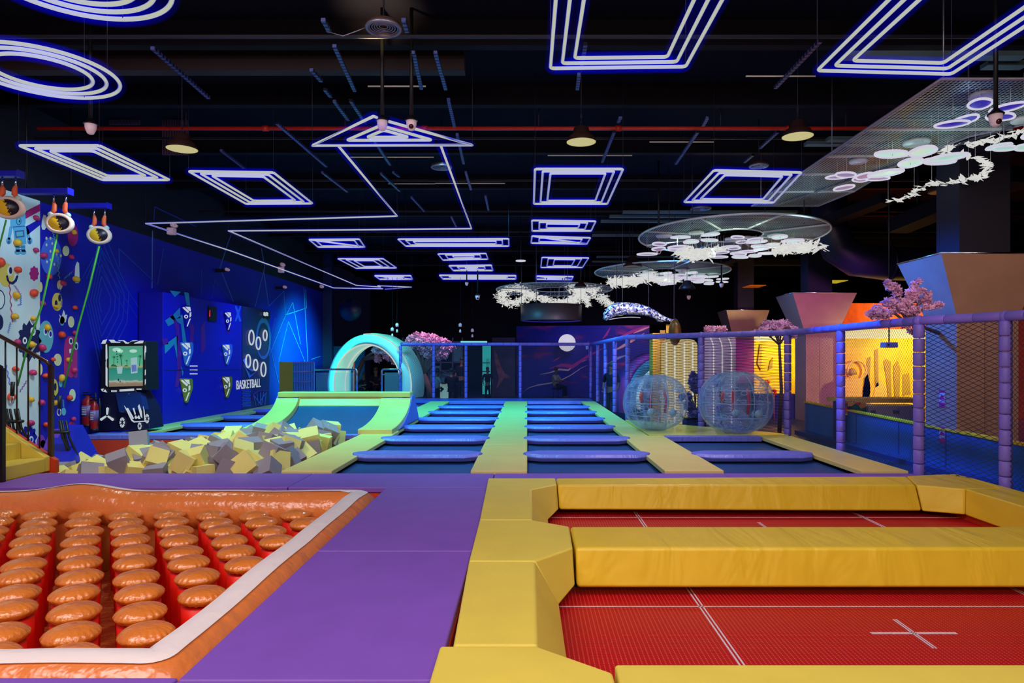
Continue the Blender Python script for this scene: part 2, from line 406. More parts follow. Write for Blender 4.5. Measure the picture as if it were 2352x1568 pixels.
# cross pads
ypad([(.37,8.3),(4.72,8.3),(4.95,8.9),(.37,8.76)],'long wrinkled yellow pad behind the far red trampoline',m='yellowwrink',bev=.03,slope=[(.39,8.27),(4.74,8.2),(4.95,8.9),(.37,8.76)])
ypad([(.395,5.56),(5.15,5.56),(5.15,6.26),(.395,6.26)],'long yellow pad between the near and far red trampolines',m='yellowwrink',bev=.03,zb=-.26,slope=[(.40,5.50),(5.15,5.50),(5.15,6.26),(.395,6.26)])
ypad([(.44,2.2),(5.2,2.2),(5.2,3.45),(.44,3.45)],'long yellow pad along the bottom edge in front of the near red bed')
# right side
ypad([(4.73,8.3),(5.15,8.05),(5.6,8.1),(5.72,9.1),(4.96,8.92)],'wrinkled yellow corner pad at the far right of the far red trampoline',m='yellowwrink',slope=[(4.75,8.2),(5.13,8.02),(5.6,8.1),(5.72,9.1),(4.96,8.92)])
ypad([(5.16,6.3),(5.72,6.3),(5.72,9.05),(5.61,8.1),(5.16,8.04)],'yellow side pad along the net right of the far red trampoline',slope=[(5.13,6.3),(5.72,6.3),(5.72,9.05),(5.61,8.1),(5.13,8.0)],m='yellowwrink')
ypad([(5.16,2.2),(5.72,2.2),(5.72,6.29),(5.16,6.29)],'yellow side pad right of the near red trampoline, outside the right edge')
# outer skirts
struct('trim_11',MB().box(-.44,.04,1.5,8.7,-1,-.26).box(5.2,5.7,2.2,9,-1,-.26).box(.3,5.2,8.72,8.79,-1,-.26),M['redwall'])
# beds
def bed_material():
    m=mat('red_woven_bed',(.45,.008,.012),.45,spec=.25); nt=m.node_tree; N,L,p=nodes(m)
    tc=N.new('ShaderNodeTexCoord'); sx=N.new('ShaderNodeSeparateXYZ'); L.new(tc.outputs['Object'],sx.inputs[0])
    def band(o,s,w): 
        q=mth(nt,'FRACT',mth(nt,'DIVIDE',o,s)); return mth(nt,'LESS_THAN',q,w)
    k=mth(nt,'MULTIPLY',band(sx.outputs[0],.030,.28),band(sx.outputs[1],.024,.55))
    c=N.new('ShaderNodeMix'); c.data_type='RGBA'; c.inputs[6].default_value=(.42,.001,.006,1); c.inputs[7].default_value=(.72,.06,.06,1)
    L.new(k,c.inputs[0]); L.new(c.outputs[2],p.inputs['Base Color'])
    b=N.new('ShaderNodeBump'); b.inputs['Strength'].default_value=.3; b.inputs['Distance'].default_value=.003
    L.new(k,b.inputs['Height']); L.new(b.outputs[0],p.inputs['Normal'])
    return m
M['redbed']=bed_material()
M['tape']=mat('white_stitched_tape',(.75,.62,.72),.6,bump=.4,bs=150)
def red_tramp(y0,y1,label):
    t=T('red_trampoline',label,'trampoline','red trampolines in the yellow frame')
    z=-.33; x0,x1=.12,5.3
    O('jumping_bed',MB().box(x0,x1,y0,y1,z-.02,z),M['redbed'],t)
    fr=MB()
    for q in (((x0,y0),(x1,y0)),((x1,y0),(x1,y1)),((x1,y1),(x0,y1)),((x0,y1),(x0,y0))): fr.tube([(q[0][0],q[0][1],z-.06),(q[1][0],q[1][1],z-.06)],.03,8)
    O('steel_frame',fr,M['blackmetal'],t)
    def tape(a,b_,w=.011,dbl=0):
        a=Vector((a[0],a[1],z+.003)); b_=Vector((b_[0],b_[1],z+.003)); d=(b_-a).normalized(); s=Vector((-d.y,d.x,0))
        n=max(1,int((b_-a).length/.5)); mb=MB()
        offs=(-dbl,dbl) if dbl else (0,)
        for of in offs: mb.bar(a+s*of,b_+s*of,w*1.3,.003)
        O('marking_tape',mb,M['tape'],t)
    ym=(y0+y1)/2
    tape((x0,y1-(.33 if y0>5 else .47)),(x1,y1-(.33 if y0>5 else .47)))
    for xx in (1.345,4.05): tape((xx,y0),(xx,y1),.009,.014)
    cx=2.70; ym=7.72 if y0>5 else 4.77
    tape((cx-.30,ym),(cx+.30,ym),.008,.010); tape((cx-.0,ym-.25),(cx-.0,ym+.25),.008,.010)
    return t
red_tramp(6.1,8.55,'far red woven trampoline bed with white stitched lines in the yellow frame')
red_tramp(3.2,5.75,'near red woven trampoline bed with a white cross in its middle')
struct('trim_12',MB().box(-.44,5.7,1.5,8.7,-1.0,-.95),M['black'])

# ================================================================ TRAMPOLINE LANES
M['stripyel']=mat('yellow_strip_vinyl',(.75,.60,.18),.42,bump=.08,bs=4,var=.05,vs=1.5)
def strip(x0,x1,y0,y1,label,over=.03,z=.03,n=0):
    o=O('runner_pad',MB().box(x0,x1,y0,y1,-.04,z),M['stripyel'],bevel=.012); tag(o,label,'pad','yellow runner pads between the trampoline lanes'); return o
ys=[9.43,12.3,16.6,20.4,24.3]
for i,nm in enumerate(('nearest','second','third','farthest')):
    strip(-.785,0,ys[i]+.004,ys[i+1],nm+' section of the middle runner pad between the two long trampoline lanes')
strip(-3.4,-2.7,9.43,13.6,'wide pale section of the left runner pad beside the foam pit')
strip(-3.45,-2.75,14.5,19.2,'greenish section of the left runner pad beside the curved ramp')
strip(-3.45,-2.75,19.2,24.3,'farthest section of the left runner pad behind the curved ramp')
strip(-3.4,-2.72,13.6,14.5,'short section of the left runner pad at the foot of the curved ramp')
strip(1.9,2.72,9.43,13.62,'wide nearest section of the right runner pad beside the short trampoline lane',z=.034)
strip(1.92,2.42,13.62,18.4,'narrow section of the right runner pad beside the clear bubble balls')
strip(1.92,2.42,18.4,24.3,'farthest section of the right runner pad beside the blue net posts')
strip(4.62,5.27,9.43,13.6,'yellow runner pad along the violet net posts at the right')
strip(-8.5,-7.92,13.9,19,'greenish runner pad along the blue wall beside the racing cabinet')
strip(-8.48,-7.9,19,26.4,'far greenish runner pad along the blue wall under the basketball panel')
# lane sub-frames and beds
def bed(x0,x1,y0,y1,label):
    o=O('trampoline_bed',MB().box(x0,x1,y0,y1,-.10,-.085),M['bed']); tag(o,label,'trampoline','navy trampoline beds in the lanes'); return o
pc=[11.05,13.2,15.4,17.4,19.5,21.6]
bn=('nearest','second','third','fourth','fifth','sixth','farthest')
edges=[9.43]+pc+[24.1]
for i in range(7):
    bed(-2.74,-.76,edges[i]+.02,edges[i+1]-.02,bn[i]+' navy trampoline bed in the left long lane')
    bed(-.02,1.95,edges[i]+.02,edges[i+1]-.02,bn[i]+' navy trampoline bed in the right long lane')
bed(2.70,4.66,9.45,11.02,'near navy trampoline bed in the short lane at the right')
bed(2.70,4.66,11.06,13.40,'far navy trampoline bed in the short lane at the right')
e0=[14.2,15.9,18.0,20.1,22.3,24.2]
for i in range(5): bed(-7.95,-5.88,e0[i]+.02,e0[i+1]-.02,bn[i]+' navy trampoline bed in the lane by the blue wall')
bed(-5.4,-3.48,17.6,21.5,'navy trampoline bed hidden mostly behind the curved ramp')
bed(-5.4,-3.48,21.6,24.1,'navy trampoline bed farthest behind the curved ramp')
def lane_pad(x0,x1,y,label,wd=.62,over=.08,z=.06):
    """long padded bar with pointed ends"""
    h=wd/2; e=.20
    p=[(x0-over,y),(x0-over+.05,y-h*.45),(x0+e,y-h),(x1-e,y-h),(x1+over-.05,y-h*.45),(x1+over,y),(x1+over-.06,y+h*.5),(x1-e,y+h),(x0+e,y+h),(x0-over+.06,y+h*.5)]
    n=len(p); cx=(x0+x1)/2
    vs=[(cx+(x-cx)*.985,y+(yy-y)*.8,-.055) for x,yy in p]+[(x,yy,z-.05) for x,yy in p]+[(cx+(x-cx)*.985,y+(yy-y)*.8,z) for x,yy in p]
    fs=[tuple(range(n))[::-1],tuple(range(2*n,3*n))]
    for k in range(2):
        for i in range(n): j=(i+1)%n; fs.append((k*n+i,k*n+j,(k+1)*n+j,(k+1)*n+i))
    o=O('divider_pad',MB().add(vs,fs,False),M['padpurple'],bevel=.015); tag(o,label,'pad','padded dividers across the trampoline lanes'); return o
for i,y in enumerate(pc):
    lane_pad(-2.76,-.79,y,bn[i]+' padded divider across the left long trampoline lane',wd=.62+.01*i)
    lane_pad(0,1.92,y,bn[i]+' padded divider across the right long trampoline lane',wd=.62+.01*i)
lane_pad(2.72,4.55,11.05,'violet padded divider across the short lane at the right',wd=.6)
for i,y in enumerate(e0[1:-1]): lane_pad(-8.0,-5.9,y,bn[i]+' blue padded divider in the lane by the blue wall')
lane_pad(-5.4,-3.5,21.55,'small blue padded divider seen right behind the curved ramp')
def border(x0,x1,y0,y1,label,z=.04):
    o=O('border_pad',MB().box(x0,x1,y0,y1,-.06,z),M['padpurple'],bevel=.015); tag(o,label,'pad','blue border pads'); return o
border(-2.74,-.79,24.02,24.5,'blue border pad closing the far end of the left long lane')
border(.01,1.91,24.02,24.5,'blue border pad closing the far end of the right long lane')
border(2.73,4.61,13.40,13.63,'blue border pad between the short lane and the ball platform')
border(-8.9,-5.9,13.72,14.2,'blue border pad on the far wall of the foam pit beside the racing cabinet')
border(-5.9,-3.42,13.72,13.9,'blue border pad under the mouth of the curved ramp')
M['landing']=mat('blue_landing_vinyl',(.06,.12,.60),.3,var=.08)
o=O('landing_mat',MB().box(-8.5,2.4,24.52,26.3,-.06,.02),M['landing'],bevel=.01); tag(o,'wide blue landing mat before the far net','mat')
# ball platform
M['platform']=mat('glossy_yellow_mat',(.70,.62,.12),.22,var=.06)
o=O('platform_mat',MB().prism([(2.44,13.64,.05),(5.22,13.64,.05),(5.18,13.95,.05),(3.85,15.38,.05),(2.44,17.0,.05)],(0,0,-.1)),M['platform'],bevel=.01); tag(o,'glossy green-yellow platform mat under the two clear bubble balls','mat')
# dark understructure of the decks
struct('trim_13',MB().box(-8.9,5.3,24.5,26.5,-1,-.07).box(2.44,5.28,13.64,17.0,-1,-.06).box(-8.6,-3.42,13.75,26,-1,-.12).box(-3.42,2.4,9.45,24.5,-1,-.12).box(2.4,5.28,9.45,13.64,-1,-.12),M['navypanel'])
# pit walls
struct('trim_14',MB().box(-9.1,-3.42,13.68,13.74,-1,-.065).box(-3.45,-3.41,9.42,13.7,-1,-.05).box(-8.7,-3.42,9.42,9.46,-1,-.08),M['redwall'])
struct('trim_15',MB().box(-9.1,-3.45,9.46,13.68,-.98,-.60),M['foamg'])

# ================================================================ CURVED RAMP
ramp=T('curved_ramp','curved quarter-pipe trampoline ramp with green padded frame and navy bed','ramp')
def prof(t):    # t 0..1 -> (y,z) along the curve
    y=13.95+2.35*(1-(1-t)**1.0); return (13.95+2.35*(1-(1-t)**1.55)*1.0, .04+.62*t**1.9) 
prof=lambda t:(13.95+2.3*math.sin(min(max(t,-.02),1.0)*pi/2*.96)/math.sin(pi/2*.96), .04+.62*(1-math.cos(max(t,0)*pi/2*.96)))
N_=18
def sheet(x0,x1,dz0,dz1,t0=0,t1=1,m=None,name='',xt0=None,xt1=None,bev=0,lab=None):
    vs=[];fs=[]
    xt0=x0 if xt0 is None else xt0; xt1=x1 if xt1 is None else xt1
    for i in range(N_+1):
        t=t0+(t1-t0)*i/N_; y,z=prof(t); e=prof(min(t+.01,1.01)); e0=prof(t-.01); ty,tz=e[0]-e0[0],e[1]-e0[1]; l=math.hypot(ty,tz); ny,nz=-tz/l,ty/l
        a=x0+(xt0-x0)*i/N_; c=x1+(xt1-x1)*i/N_
        vs+=[(a,y+ny*dz0,z+nz*dz0),(c,y+ny*dz0,z+nz*dz0),(c,y+ny*dz1,z+nz*dz1),(a,y+ny*dz1,z+nz*dz1)]
    for i in range(N_):
        q=4*i
        for k in range(4): fs.append((q+k,q+4+k,q+4+(k+1)%4,q+(k+1)%4))
    fs+= [(0,1,2,3),tuple(4*N_+k for k in (3,2,1,0))]
    return O(name,MB().add(vs,fs,False),m,ramp,bevel=bev,label=lab)
sheet(-5.55,-3.4,-.06,-.04,0,.98,M['bed'],'curved_bed')
sheet(-5.95,-5.42,-.05,.09,0,1,M['stripyel'],'side_pad',bev=.02,lab='left curved green pad')
sheet(-3.47,-2.76,-.05,.09,0,1,M['stripyel'],'side_pad',bev=.02,lab='right curved green pad')
yT,zT=prof(1)
O('top_pad',MB().add([(-5.46,yT-.06,zT-.25),(-3.43,yT-.06,zT-.25),(-3.43,yT+.35,zT-.2),(-5.46,yT+.35,zT-.2),(-5.46,yT-.08,zT-.17),(-3.43,yT-.08,zT-.17),(-3.43,yT+.12,zT+.13),(-5.46,yT+.12,zT+.13)],
   [(3,2,1,0),(4,5,6,7),(0,1,5,4),(1,2,6,5),(2,3,7,6),(3,0,4,7)]),M['stripyel'],ramp,bevel=.02)
O('top_cap',MB().box(-5.95,-2.78,yT+.0,yT+.38,zT+.02,zT+.15),M['stripyel'],ramp,bevel=.03)
for xx in (-2.79,-5.97):
    O('side_panel',MB().prism([(xx,14.6,.05),(xx,15.2,.13),(xx,15.8,.32),(xx,16.15,.55),(xx,16.3,.68),(xx,16.62,.68),(xx,17.3,.05)],(.05,0,0)),M['padpurple'],ramp,bevel=.01,label='triangular violet side panel')

# ================================================================ FOAM PIT CUBES
M['cube_seed']=None
def cube_mesh(s): 
    return MB().obox((0,0,0),(s,s*.96,s*1.02))
proto={}
for k in ('y','g'):
    for i,s in enumerate((.275,.30,.32)):
        me=bpy.data.meshes.new('foam_cube'); mb=cube_mesh(s); me.from_pydata(mb.v,[],mb.f); me.materials.append(M['foamy' if k=='y' else 'foamg']); proto[k,i]=me
def foam(x,y,z,k,i):
    o=bpy.data.objects.new('foam_cube',proto[k,i]); COL.objects.link(o); o.location=(x,y,z)
    o.rotation_euler=(R()*pi,R()*pi,R()*pi) if R()<.6 else ((R()-.5)*.9,(R()-.5)*.9,R()*pi)
    side='by the climbing wall' if x<-7 else ('mid-pit' if x<-5 else 'by the runner pad')
    dep='front' if y<10.9 else ('middle' if y<12.4 else 'back')
    cn_='pale yellow' if k=='y' else 'grey'
    tag(o,cn_+' foam cube in the '+dep+' of the foam pit, '+side,'foam cube',cn_+' foam cubes in the '+dep+' of the pit, '+side)
def hgt(x,y):
    t=min(1,max(0,(x+8.3)/4.2)); u=(y-9.5)/4.2
    return (-.16+.20*t)*(1) + (-.36*(1-t)+.02*t)*u + .10*math.exp(-((x+4.6)**2+(y-12.4)**2)/.9)+.05*noise.noise(Vector((x*1.3,y*1.3,0)))
rf=random.Random(5)
nx,ny=15,11
for iy in range(ny):
    for ix in range(nx):
        x=-8.45+4.8*(ix+.5)/nx*1.0+(rf.random()-.5)*.14; x=-8.45+(4.88)*(ix+.5)/nx+(rf.random()-.5)*.15
        y=9.72+3.75*(iy+.5)/ny+(rf.random()-.5)*.14
        foam(x,y,hgt(x,y)-.10+rf.random()*.07,'y' if rf.random()<.55 else 'g',rf.randrange(3))
for q in range(66):
    x=-6.9+3.2*rf.random()**.8; y=9.9+3.4*rf.random()
    foam(x,y,hgt(x,y)+.07+rf.random()*.06,'y' if rf.random()<.52 else 'g',rf.randrange(3))
for (px,py,Y,k) in ((752,997,12.9,'y'),(715,1003,12.7,'y'),(665,1000,12.9,'y'),(535,1003,12.8,'y'),(320,1013,12.2,'g'),(735,1010,12.6,'g')):
    p=at(px,py,Y); foam(p.x,p.y,p.z,k,1)

# ================================================================ ORANGE INFLATABLE
inf=T('inflatable_mat','orange inflatable obstacle with white-striped rim and rows of puffy bollards','inflatable')
def wob(p,a=.012,s=3): return p+Vector((0,0,a*noise.noise(p*s)))
def rimtube(path,r,name,zc,sag=.0,hump=None):
    pts=[]
    for a,b_ in zip(path[:-1],path[1:]):
        a=Vector(a);b_=Vector(b_);n=max(2,int((b_-a).length/.09))
        for i in range(n): pts.append(a.lerp(b_,i/n))
    pts.append(Vector(path[-1]))
    rr=[]
    for p in pts:
        w=r*(1+.05*noise.noise(p*2.2)); rr.append(w)
        p.z+=.018*noise.noise(p*1.3+Vector((9,0,0)))
        if hump: p.z+=hump(p)
    return pts,rr
hump=lambda p: .085*math.exp(-((p.x+5.15)/.45)**2) if p.y>7 else 0
r=.225
corner=[(-8.4,7.98,-.2),(-1.97,8.0,-.19),(-1.965,3.62,-.20),(-6.2,3.63,-.2)]
def rnd(P,r_,n=5):
    out=[Vector(P[0])]
    for k in range(1,len(P)-1):
        p=Vector(P[k]); a=p+(Vector(P[k-1])-p).normalized()*r_; c=p+(Vector(P[k+1])-p).normalized()*r_
        out+=[a*(1-q/n)**2+p*2*(q/n)*(1-q/n)+c*(q/n)**2 for q in range(n+1)]
    return out+[Vector(P[-1])]
pts,rr=rimtube([tuple(p) for p in rnd(corner,.035,3)],r,'rim',-.2,hump=hump)
O('rim',MB().tube(pts,rr,20),M['orangetube'],inf)
vs=[];fs=[];K=6
for i,p in enumerate(pts):
    t=(pts[min(i+1,len(pts)-1)]-pts[max(i-1,0)]).normalized(); s=Vector((t.y,-t.x,0)).normalized()
    ctr=.25*max(0,min(1,(p.y-7.6)/.35))*(-1 if p.x<-2.1 else -.3)
    for k in range(K+1):
        a=ctr+(-.40+.80*k/K); vs.append(p+s*math.sin(a)*(rr[i]+.006)+Vector((0,0,math.cos(a)*(rr[i]+.006))))
for i in range(len(pts)-1):
    for k in range(K): q=i*(K+1)+k; fs.append((q,q+1,q+K+2,q+K+1))
O('rim_stripe',MB().add(vs,fs,True),M['white'],inf,label='white stripe on the crown of the rim')
for yy in (5.1,6.2,7.2):
    O('rim_seam',MB().tube([Vector((-1.966+.229*math.sin(a),yy+.02*math.sin(a*3),-.2+.229*math.cos(a))) for a in [.45+1.2*k/8 for k in range(9)]],.004,5),M['redwall'],inf)
O('base_sheet',MB().box(-8.4,-1.9,3.6,8.05,-.96,-.86),mat('crinkled_orange_sheet',(.85,.22,.04),.3,bump=1.0,bs=14,bdet=6),inf)
O('inner_wall',MB().box(-8.4,-2.05,7.88,7.95,-.9,-.28).box(-2.12,-2.06,3.6,7.9,-.9,-.28),M['orangetube'],inf)
O('gap',MB().box(-4.78,-4.66,7.83,7.87,-.52,-.33),M['black'],inf,label='small dark gap at the back')
# bollards
def bollard_meshes(v):
    rg=random.Random(v); n=26; R0=.145
    side=MB().lathe([(R0*.96,-.75),(R0,-.5),(R0*.985,-.2),(R0*1.0,-.07)],(0,0,0),n)
    cap=MB(); vs=[];fs=[]; prof=[(R0*.98,-.046),(R0*1.08,-.034),(R0*1.15,-.016),(R0*1.15,-.004),(R0*1.06,.014),(R0*.88,.032),(R0*.58,.045),(R0*.28,.052),(0,.054)]
    NN=120
    ph=[rg.random()*6.28 for _ in range(3)]
    for k in range(NN):
        th=2*pi*k/NN
        for j,(rad,z) in enumerate(prof):
            w=abs(math.sin(th*11+ph[0]+.6*math.sin(3*th)))*1.0+math.sin(th*23+ph[1])*.35+math.sin(th*5+ph[2])*.3-.6
            am=(.9,1,1,.7,.3,.1,.03,0,0)[j]
            vs.append(((rad+.0050*w*am)*math.cos(th),(rad+.0050*w*am)*math.sin(th),z+.0065*w*am))
    m=len(prof)
    for k in range(NN):
        j=(k+1)%NN
        for i in range(m-1): fs.append((k*m+i,j*m+i,j*m+i+1,k*m+i+1))
    cap.add(vs,fs,True)
    return side,cap
bv=[]
for v in range(4):
    s_,c_=bollard_meshes(v); ms=[]
    for mb,nm,mm in ((s_,'bollard',M['redvinyl']),(c_,'bollard_cap',M['orange'])):
        me=bpy.data.meshes.new(nm); me.from_pydata(mb.v,[],mb.f); me.polygons.foreach_set('use_smooth',[True]*len(me.polygons)); me.materials.append(mm); ms.append(me)
    bv.append(ms)
BOL=[]
cnt=0
for j in range(11):
    y=7.66-.362*j
    for i in range(-6,18):
        x=-4.97+.474*i+.226*j
        if x>-2.33 or x<-7.2: continue
        px=CX+F*x/y
        if px<-70: continue
        v=bv[(i*3+j)%4]
        a=bpy.data.objects.new('bollard',v[0]); c=bpy.data.objects.new('bollard_cap',v[1])
        rr_=random.Random(i*31+j)
        for q in (a,): COL.objects.link(q); q.parent=inf
        COL.objects.link(c); c.parent=a
        a['label']='red upright tube of the inflatable'; c['label']='puffy orange cap'
        BOL.append((a,Vector((x+(rr_.random()-.5)*.03,y+(rr_.random()-.5)*.03,-.17+(rr_.random()-.5)*.02)),rr_.random()*6.28)); cnt+=1
print('bollards',cnt)
# ================================================================ NEON CEILING LIGHTS
ZN=4.65
def fillet(P,r,n=4,closed=True):
    out=[];N_=len(P)
    for i,p in enumerate(P):
        if not closed and i in (0,N_-1): out.append(p); continue
        a=(P[i-1]-p); c=(P[(i+1)%N_]-p); la=min(r,a.length*.4); lc=min(r,c.length*.4)
        a=p+a.normalized()*la; c=p+c.normalized()*lc
        for k in range(n+1):
            t=k/n; out.append(a*(1-t)**2+p*2*t*(1-t)+c*t*t)
    return out
def inset(P,d):                          # inset a convex polygon in XY
    n=len(P); ar=sum(P[i].x*P[(i+1)%n].y-P[(i+1)%n].x*P[i].y for i in range(n)); sg=1 if ar>0 else -1
    out=[]
    for i in range(n):
        a,b_,c=P[i-1],P[i],P[(i+1)%n]
        d1=(b_-a).normalized(); d2=(c-b_).normalized(); n1=Vector((-d1.y,d1.x,0))*sg; n2=Vector((-d2.y,d2.x,0))*sg
        bis=(n1+n2); bis=bis/ max(.25,bis.dot(n1)); out.append(b_+bis*d)
    return out
def hang(t,pts,z0):
    for p in pts: O('hanger_wire',MB().tube([(p[0],p[1],z0),(p[0],p[1],6.2)],.004,5),M['wire'],t)
def neon_frame(name,pts,label,cat='ceiling light',r=.022,gap=.13,group='white-blue neon frames under the ceiling',n=3,diag=False,z=ZN):
    t=T(name,label,cat,group)
    P=[onz(x,y,z) for x,y in pts]
    for k in range(n):
        Q=P if k==0 else inset(P,gap*k)
        neonT(t,fillet(Q,.05),r,True)
    if diag:
        a,c=P[0],P[2]; neonT(t,[a,c],r,m='neon'); Q=inset(P,gap)
        neonT(t,[Q[0]+Vector((.1,0,0)),Q[2]-Vector((.12,0,0))],r,m='neon')
    hang(t,P,z)
    return t
def P2(x,y,z=ZN): return onz(x,y,z)
def rectpx(x0,x1,y0,y1,z=ZN):            # world rectangle -> photo coordinates for neon_frame
    return [((X/Y)*F+CX, CY-(z-CH)*F/Y) for X,Y in ((x0,y0),(x0,y1),(x1,y1),(x1,y0))]
zr=(ZN-CH)
def wpx(px,py): Y=zr*F/(CY-py); return ((px-CX)/F*Y,Y)
a=wpx(1264,157); c=wpx(1575,153)
neon_frame('neon_rectangle',[(1264,157),(1575,153)]+rectpx(a[0],c[0],4.7,7)[3:0:-3][:1]+rectpx(a[0],c[0],4.7,7)[0:1],'large neon rectangle cut by the top edge, middle of the ceiling',gap=.12,r=.019)
a=wpx(1877,162); c=wpx(2185,170)
neon_frame('neon_rectangle',[(1877,162),(2185,170)]+[rectpx(a[0],c[0]+.05,4.7,7)[3],rectpx(a[0],c[0],4.7,7)[0]],'large neon rectangle cut by the top right edge above the metal mesh',gap=.13,r=.019)
neon_frame('neon_rectangle',[(1229,388),(1431,388),(1395,468),(1226,468)],'neon rectangle in mid-ceiling right of the big arrow, behind the hanging lamp',gap=.13)
neon_frame('neon_rectangle',[(1640,391),(1841,396),(1777,465),(1571,464)],'slanted neon rectangle next to the left edge of the metal mesh',gap=.13)
neon_frame('neon_rectangle',[(433,393),(628,396),(718,467),(565,468)],'slanted neon rectangle left of the big neon arrow',gap=.13)
neon_frame('neon_rectangle',[(43,334),(228,334),(390,413),(235,413)],'leftmost neon rectangle above the climbing wall',gap=.13)
neon_frame('neon_rectangle',[(1222,506),(1368,508),(1358,530),(1222,530)],'neon rectangle directly beyond the mid-ceiling rectangle',gap=.17)
neon_frame('neon_rectangle',[(1222,542),(1356,546),(1348,560),(1220,558)],'neon rectangle with a diagonal bar, above the line of the drum',n=2,gap=.2,diag=True)
neon_frame('neon_rectangle',[(1245,591),(1352,592),(1338,614),(1242,614)],'neon rectangle above the feather chandelier',gap=.2)
neon_frame('neon_rectangle',[(1233,634),(1316,635),(1313,642),(1232,641)],'small flat neon rectangle touching the feather chandelier disc',n=2,gap=.3,diag=True,r=.03)
neon_frame('neon_rectangle',[(914,549),(1168,548),(1169,565),(932,565)],'long flat neon rectangle right of the arrow shaft',gap=.17)
neon_frame('neon_rectangle',[(1006,583),(1116,582),(1121,595),(1017,597)],'small neon rectangle below the long flat rectangle',gap=.2)
neon_frame('neon_rectangle',[(1032,610),(1128,609),(1132,621),(1041,621)],'smallest neon rectangle in the middle column of the far ceiling',gap=.25,r=.03)
neon_frame('neon_rectangle',[(1010,632),(1184,633),(1185,640),(1017,640)],'farthest long flat neon rectangle above the cherry tree',gap=.33,r=.034,n=2)
neon_frame('neon_rectangle',[(710,550),(825,549),(838,567),(730,567)],'neon rectangle with a diagonal bar between the two long arrow lines',n=2,gap=.15,diag=True)
neon_frame('neon_rectangle',[(776,594),(880,594),(911,615),(818,616)],'slanted neon rectangle inside the bend of the long neon arrow line',gap=.2)
neon_frame('neon_rectangle',[(861,633),(943,633),(947,641),(872,641)],'small flat neon rectangle near the end of the arrow line',n=2,gap=.3,r=.03,diag=True)
for (cx,cy,lab) in ((-5.8*.897,8.16*.897,'triple neon ring left of centre above the climbing wall, fully below the top edge'),(-4.06*.897,6.07*.897,'triple neon ring cut off by the top edge')):
    t=T('neon_ring',lab,'ceiling light','triple neon rings')
    for rr in (.72,.59,.46): neonT(t,[(cx+rr*math.cos(2*pi*k/64),cy+rr*math.sin(2*pi*k/64),ZN) for k in range(64)]  ,.021,True)
    hang(t,[(cx-.7,cy),(cx+.7,cy),(cx,cy+.7)],ZN)
arrow=T('neon_arrow','huge zigzag neon arrow with a triple triangle head and long double shaft','ceiling light')
Pa=[P2(717,334),P2(1085,333),P2(862,268)]
neonT(arrow,[P2(866,270),P2(858,267),P2(717,334),P2(1085,333),P2(893,279)],.020,m='neon',label='outer triangle of the arrow head')
for k in (1,2): neonT(arrow,fillet(inset(Pa,.10+.13*(k)),.05)  ,.021,True,label='inner triangle of the arrow head')
neonT(arrow,[P2(778,336),P2(912,496),P2(335,513),P2(530,576),P2(766,661),P2(880,663)],.019,m='neonthin',label='left line of the arrow shaft')
neonT(arrow,[P2(1013,336),P2(1083,525),P2(525,530),P2(818,655),P2(875,659),P2(867,656),P2(945,659),P2(884,664)],.019,m='neonthin',label='right line of the arrow shaft')
hang(arrow,[P2(912,496),P2(1083,525),P2(335,513),P2(525,530),P2(717,334),P2(1085,333),P2(766,661)],ZN)

# ================================================================ HANGING LAMPS, CAMERAS, SPEAKER
def pendant(px,py,Y,s,label,lit=True,m='brown'):
    c=at(px,py,Y); t=T('pendant_lamp',label,'pendant lamp','hanging bell lamps'); r=s
    O('lamp_shade',MB().lathe([(r,0),(r*1.0,.015),(r*.80,r*.42),(r*.62,r*.55),(r*.55,r*.60),(r*.50,r*.95),(r*.3,r*1.05),(0.001,r*1.07)],c,28,caps=False),M[m],t)
    if lit: O('reflector',MB().lathe([(0.001,.03),(r*.96,.012),(r*.97,.004),(0.001,.004)],c,28),M['cream'],t)
    else: O('reflector',MB().lathe([(0.001,.05),(r*.9,.01),(r*.9,.002),(0.001,.04)],c,20),M['brown'],t)
    mb=MB(); top=Vector((c.x,c.y,6.2)); mb.tube([c+Vector((0,0,r*1.3)),top],.006,6)
    for k in range(4): 
        z=c.z+r*1.05+k*.05; mb.tube([(c.x+(.014 if k%2 else 0)*math.cos(a),c.y+(0 if k%2 else .014)*math.cos(a),z+.03*math.sin(a)) for a in [2*pi*q/10 for q in range(10)]],.003,5,closed=True)
    O('chain',mb,M['wire'],t); return t
pendant(418,343,9.8,.215,'bell-shaped hanging lamp at the left, above the slanted neon rectangle')
pendant(1335,327,9.8,.215,'bell-shaped hanging lamp above the mid-ceiling neon rectangle')
pendant(1832,314,9.8,.22,'bell-shaped hanging lamp at the right, left of the metal mesh')
pendant(1416,724,20,.20,'small bell lamp hanging just above the sequined whale',m='brown')
pendant(1578,664,20,.24,'dark unlit bell lamp beyond the second disc chandelier',lit=False)
pendant(1453,612,20,.28,'dark bell lamp in front of the second disc chandelier',lit=False)
pendant(1333,659,24,.22,'dark bell lamp against the feather chandelier',lit=False)
pendant(2168,440,12,.28,'dark unlit bell lamp below the glass-leaf garland',lit=False)
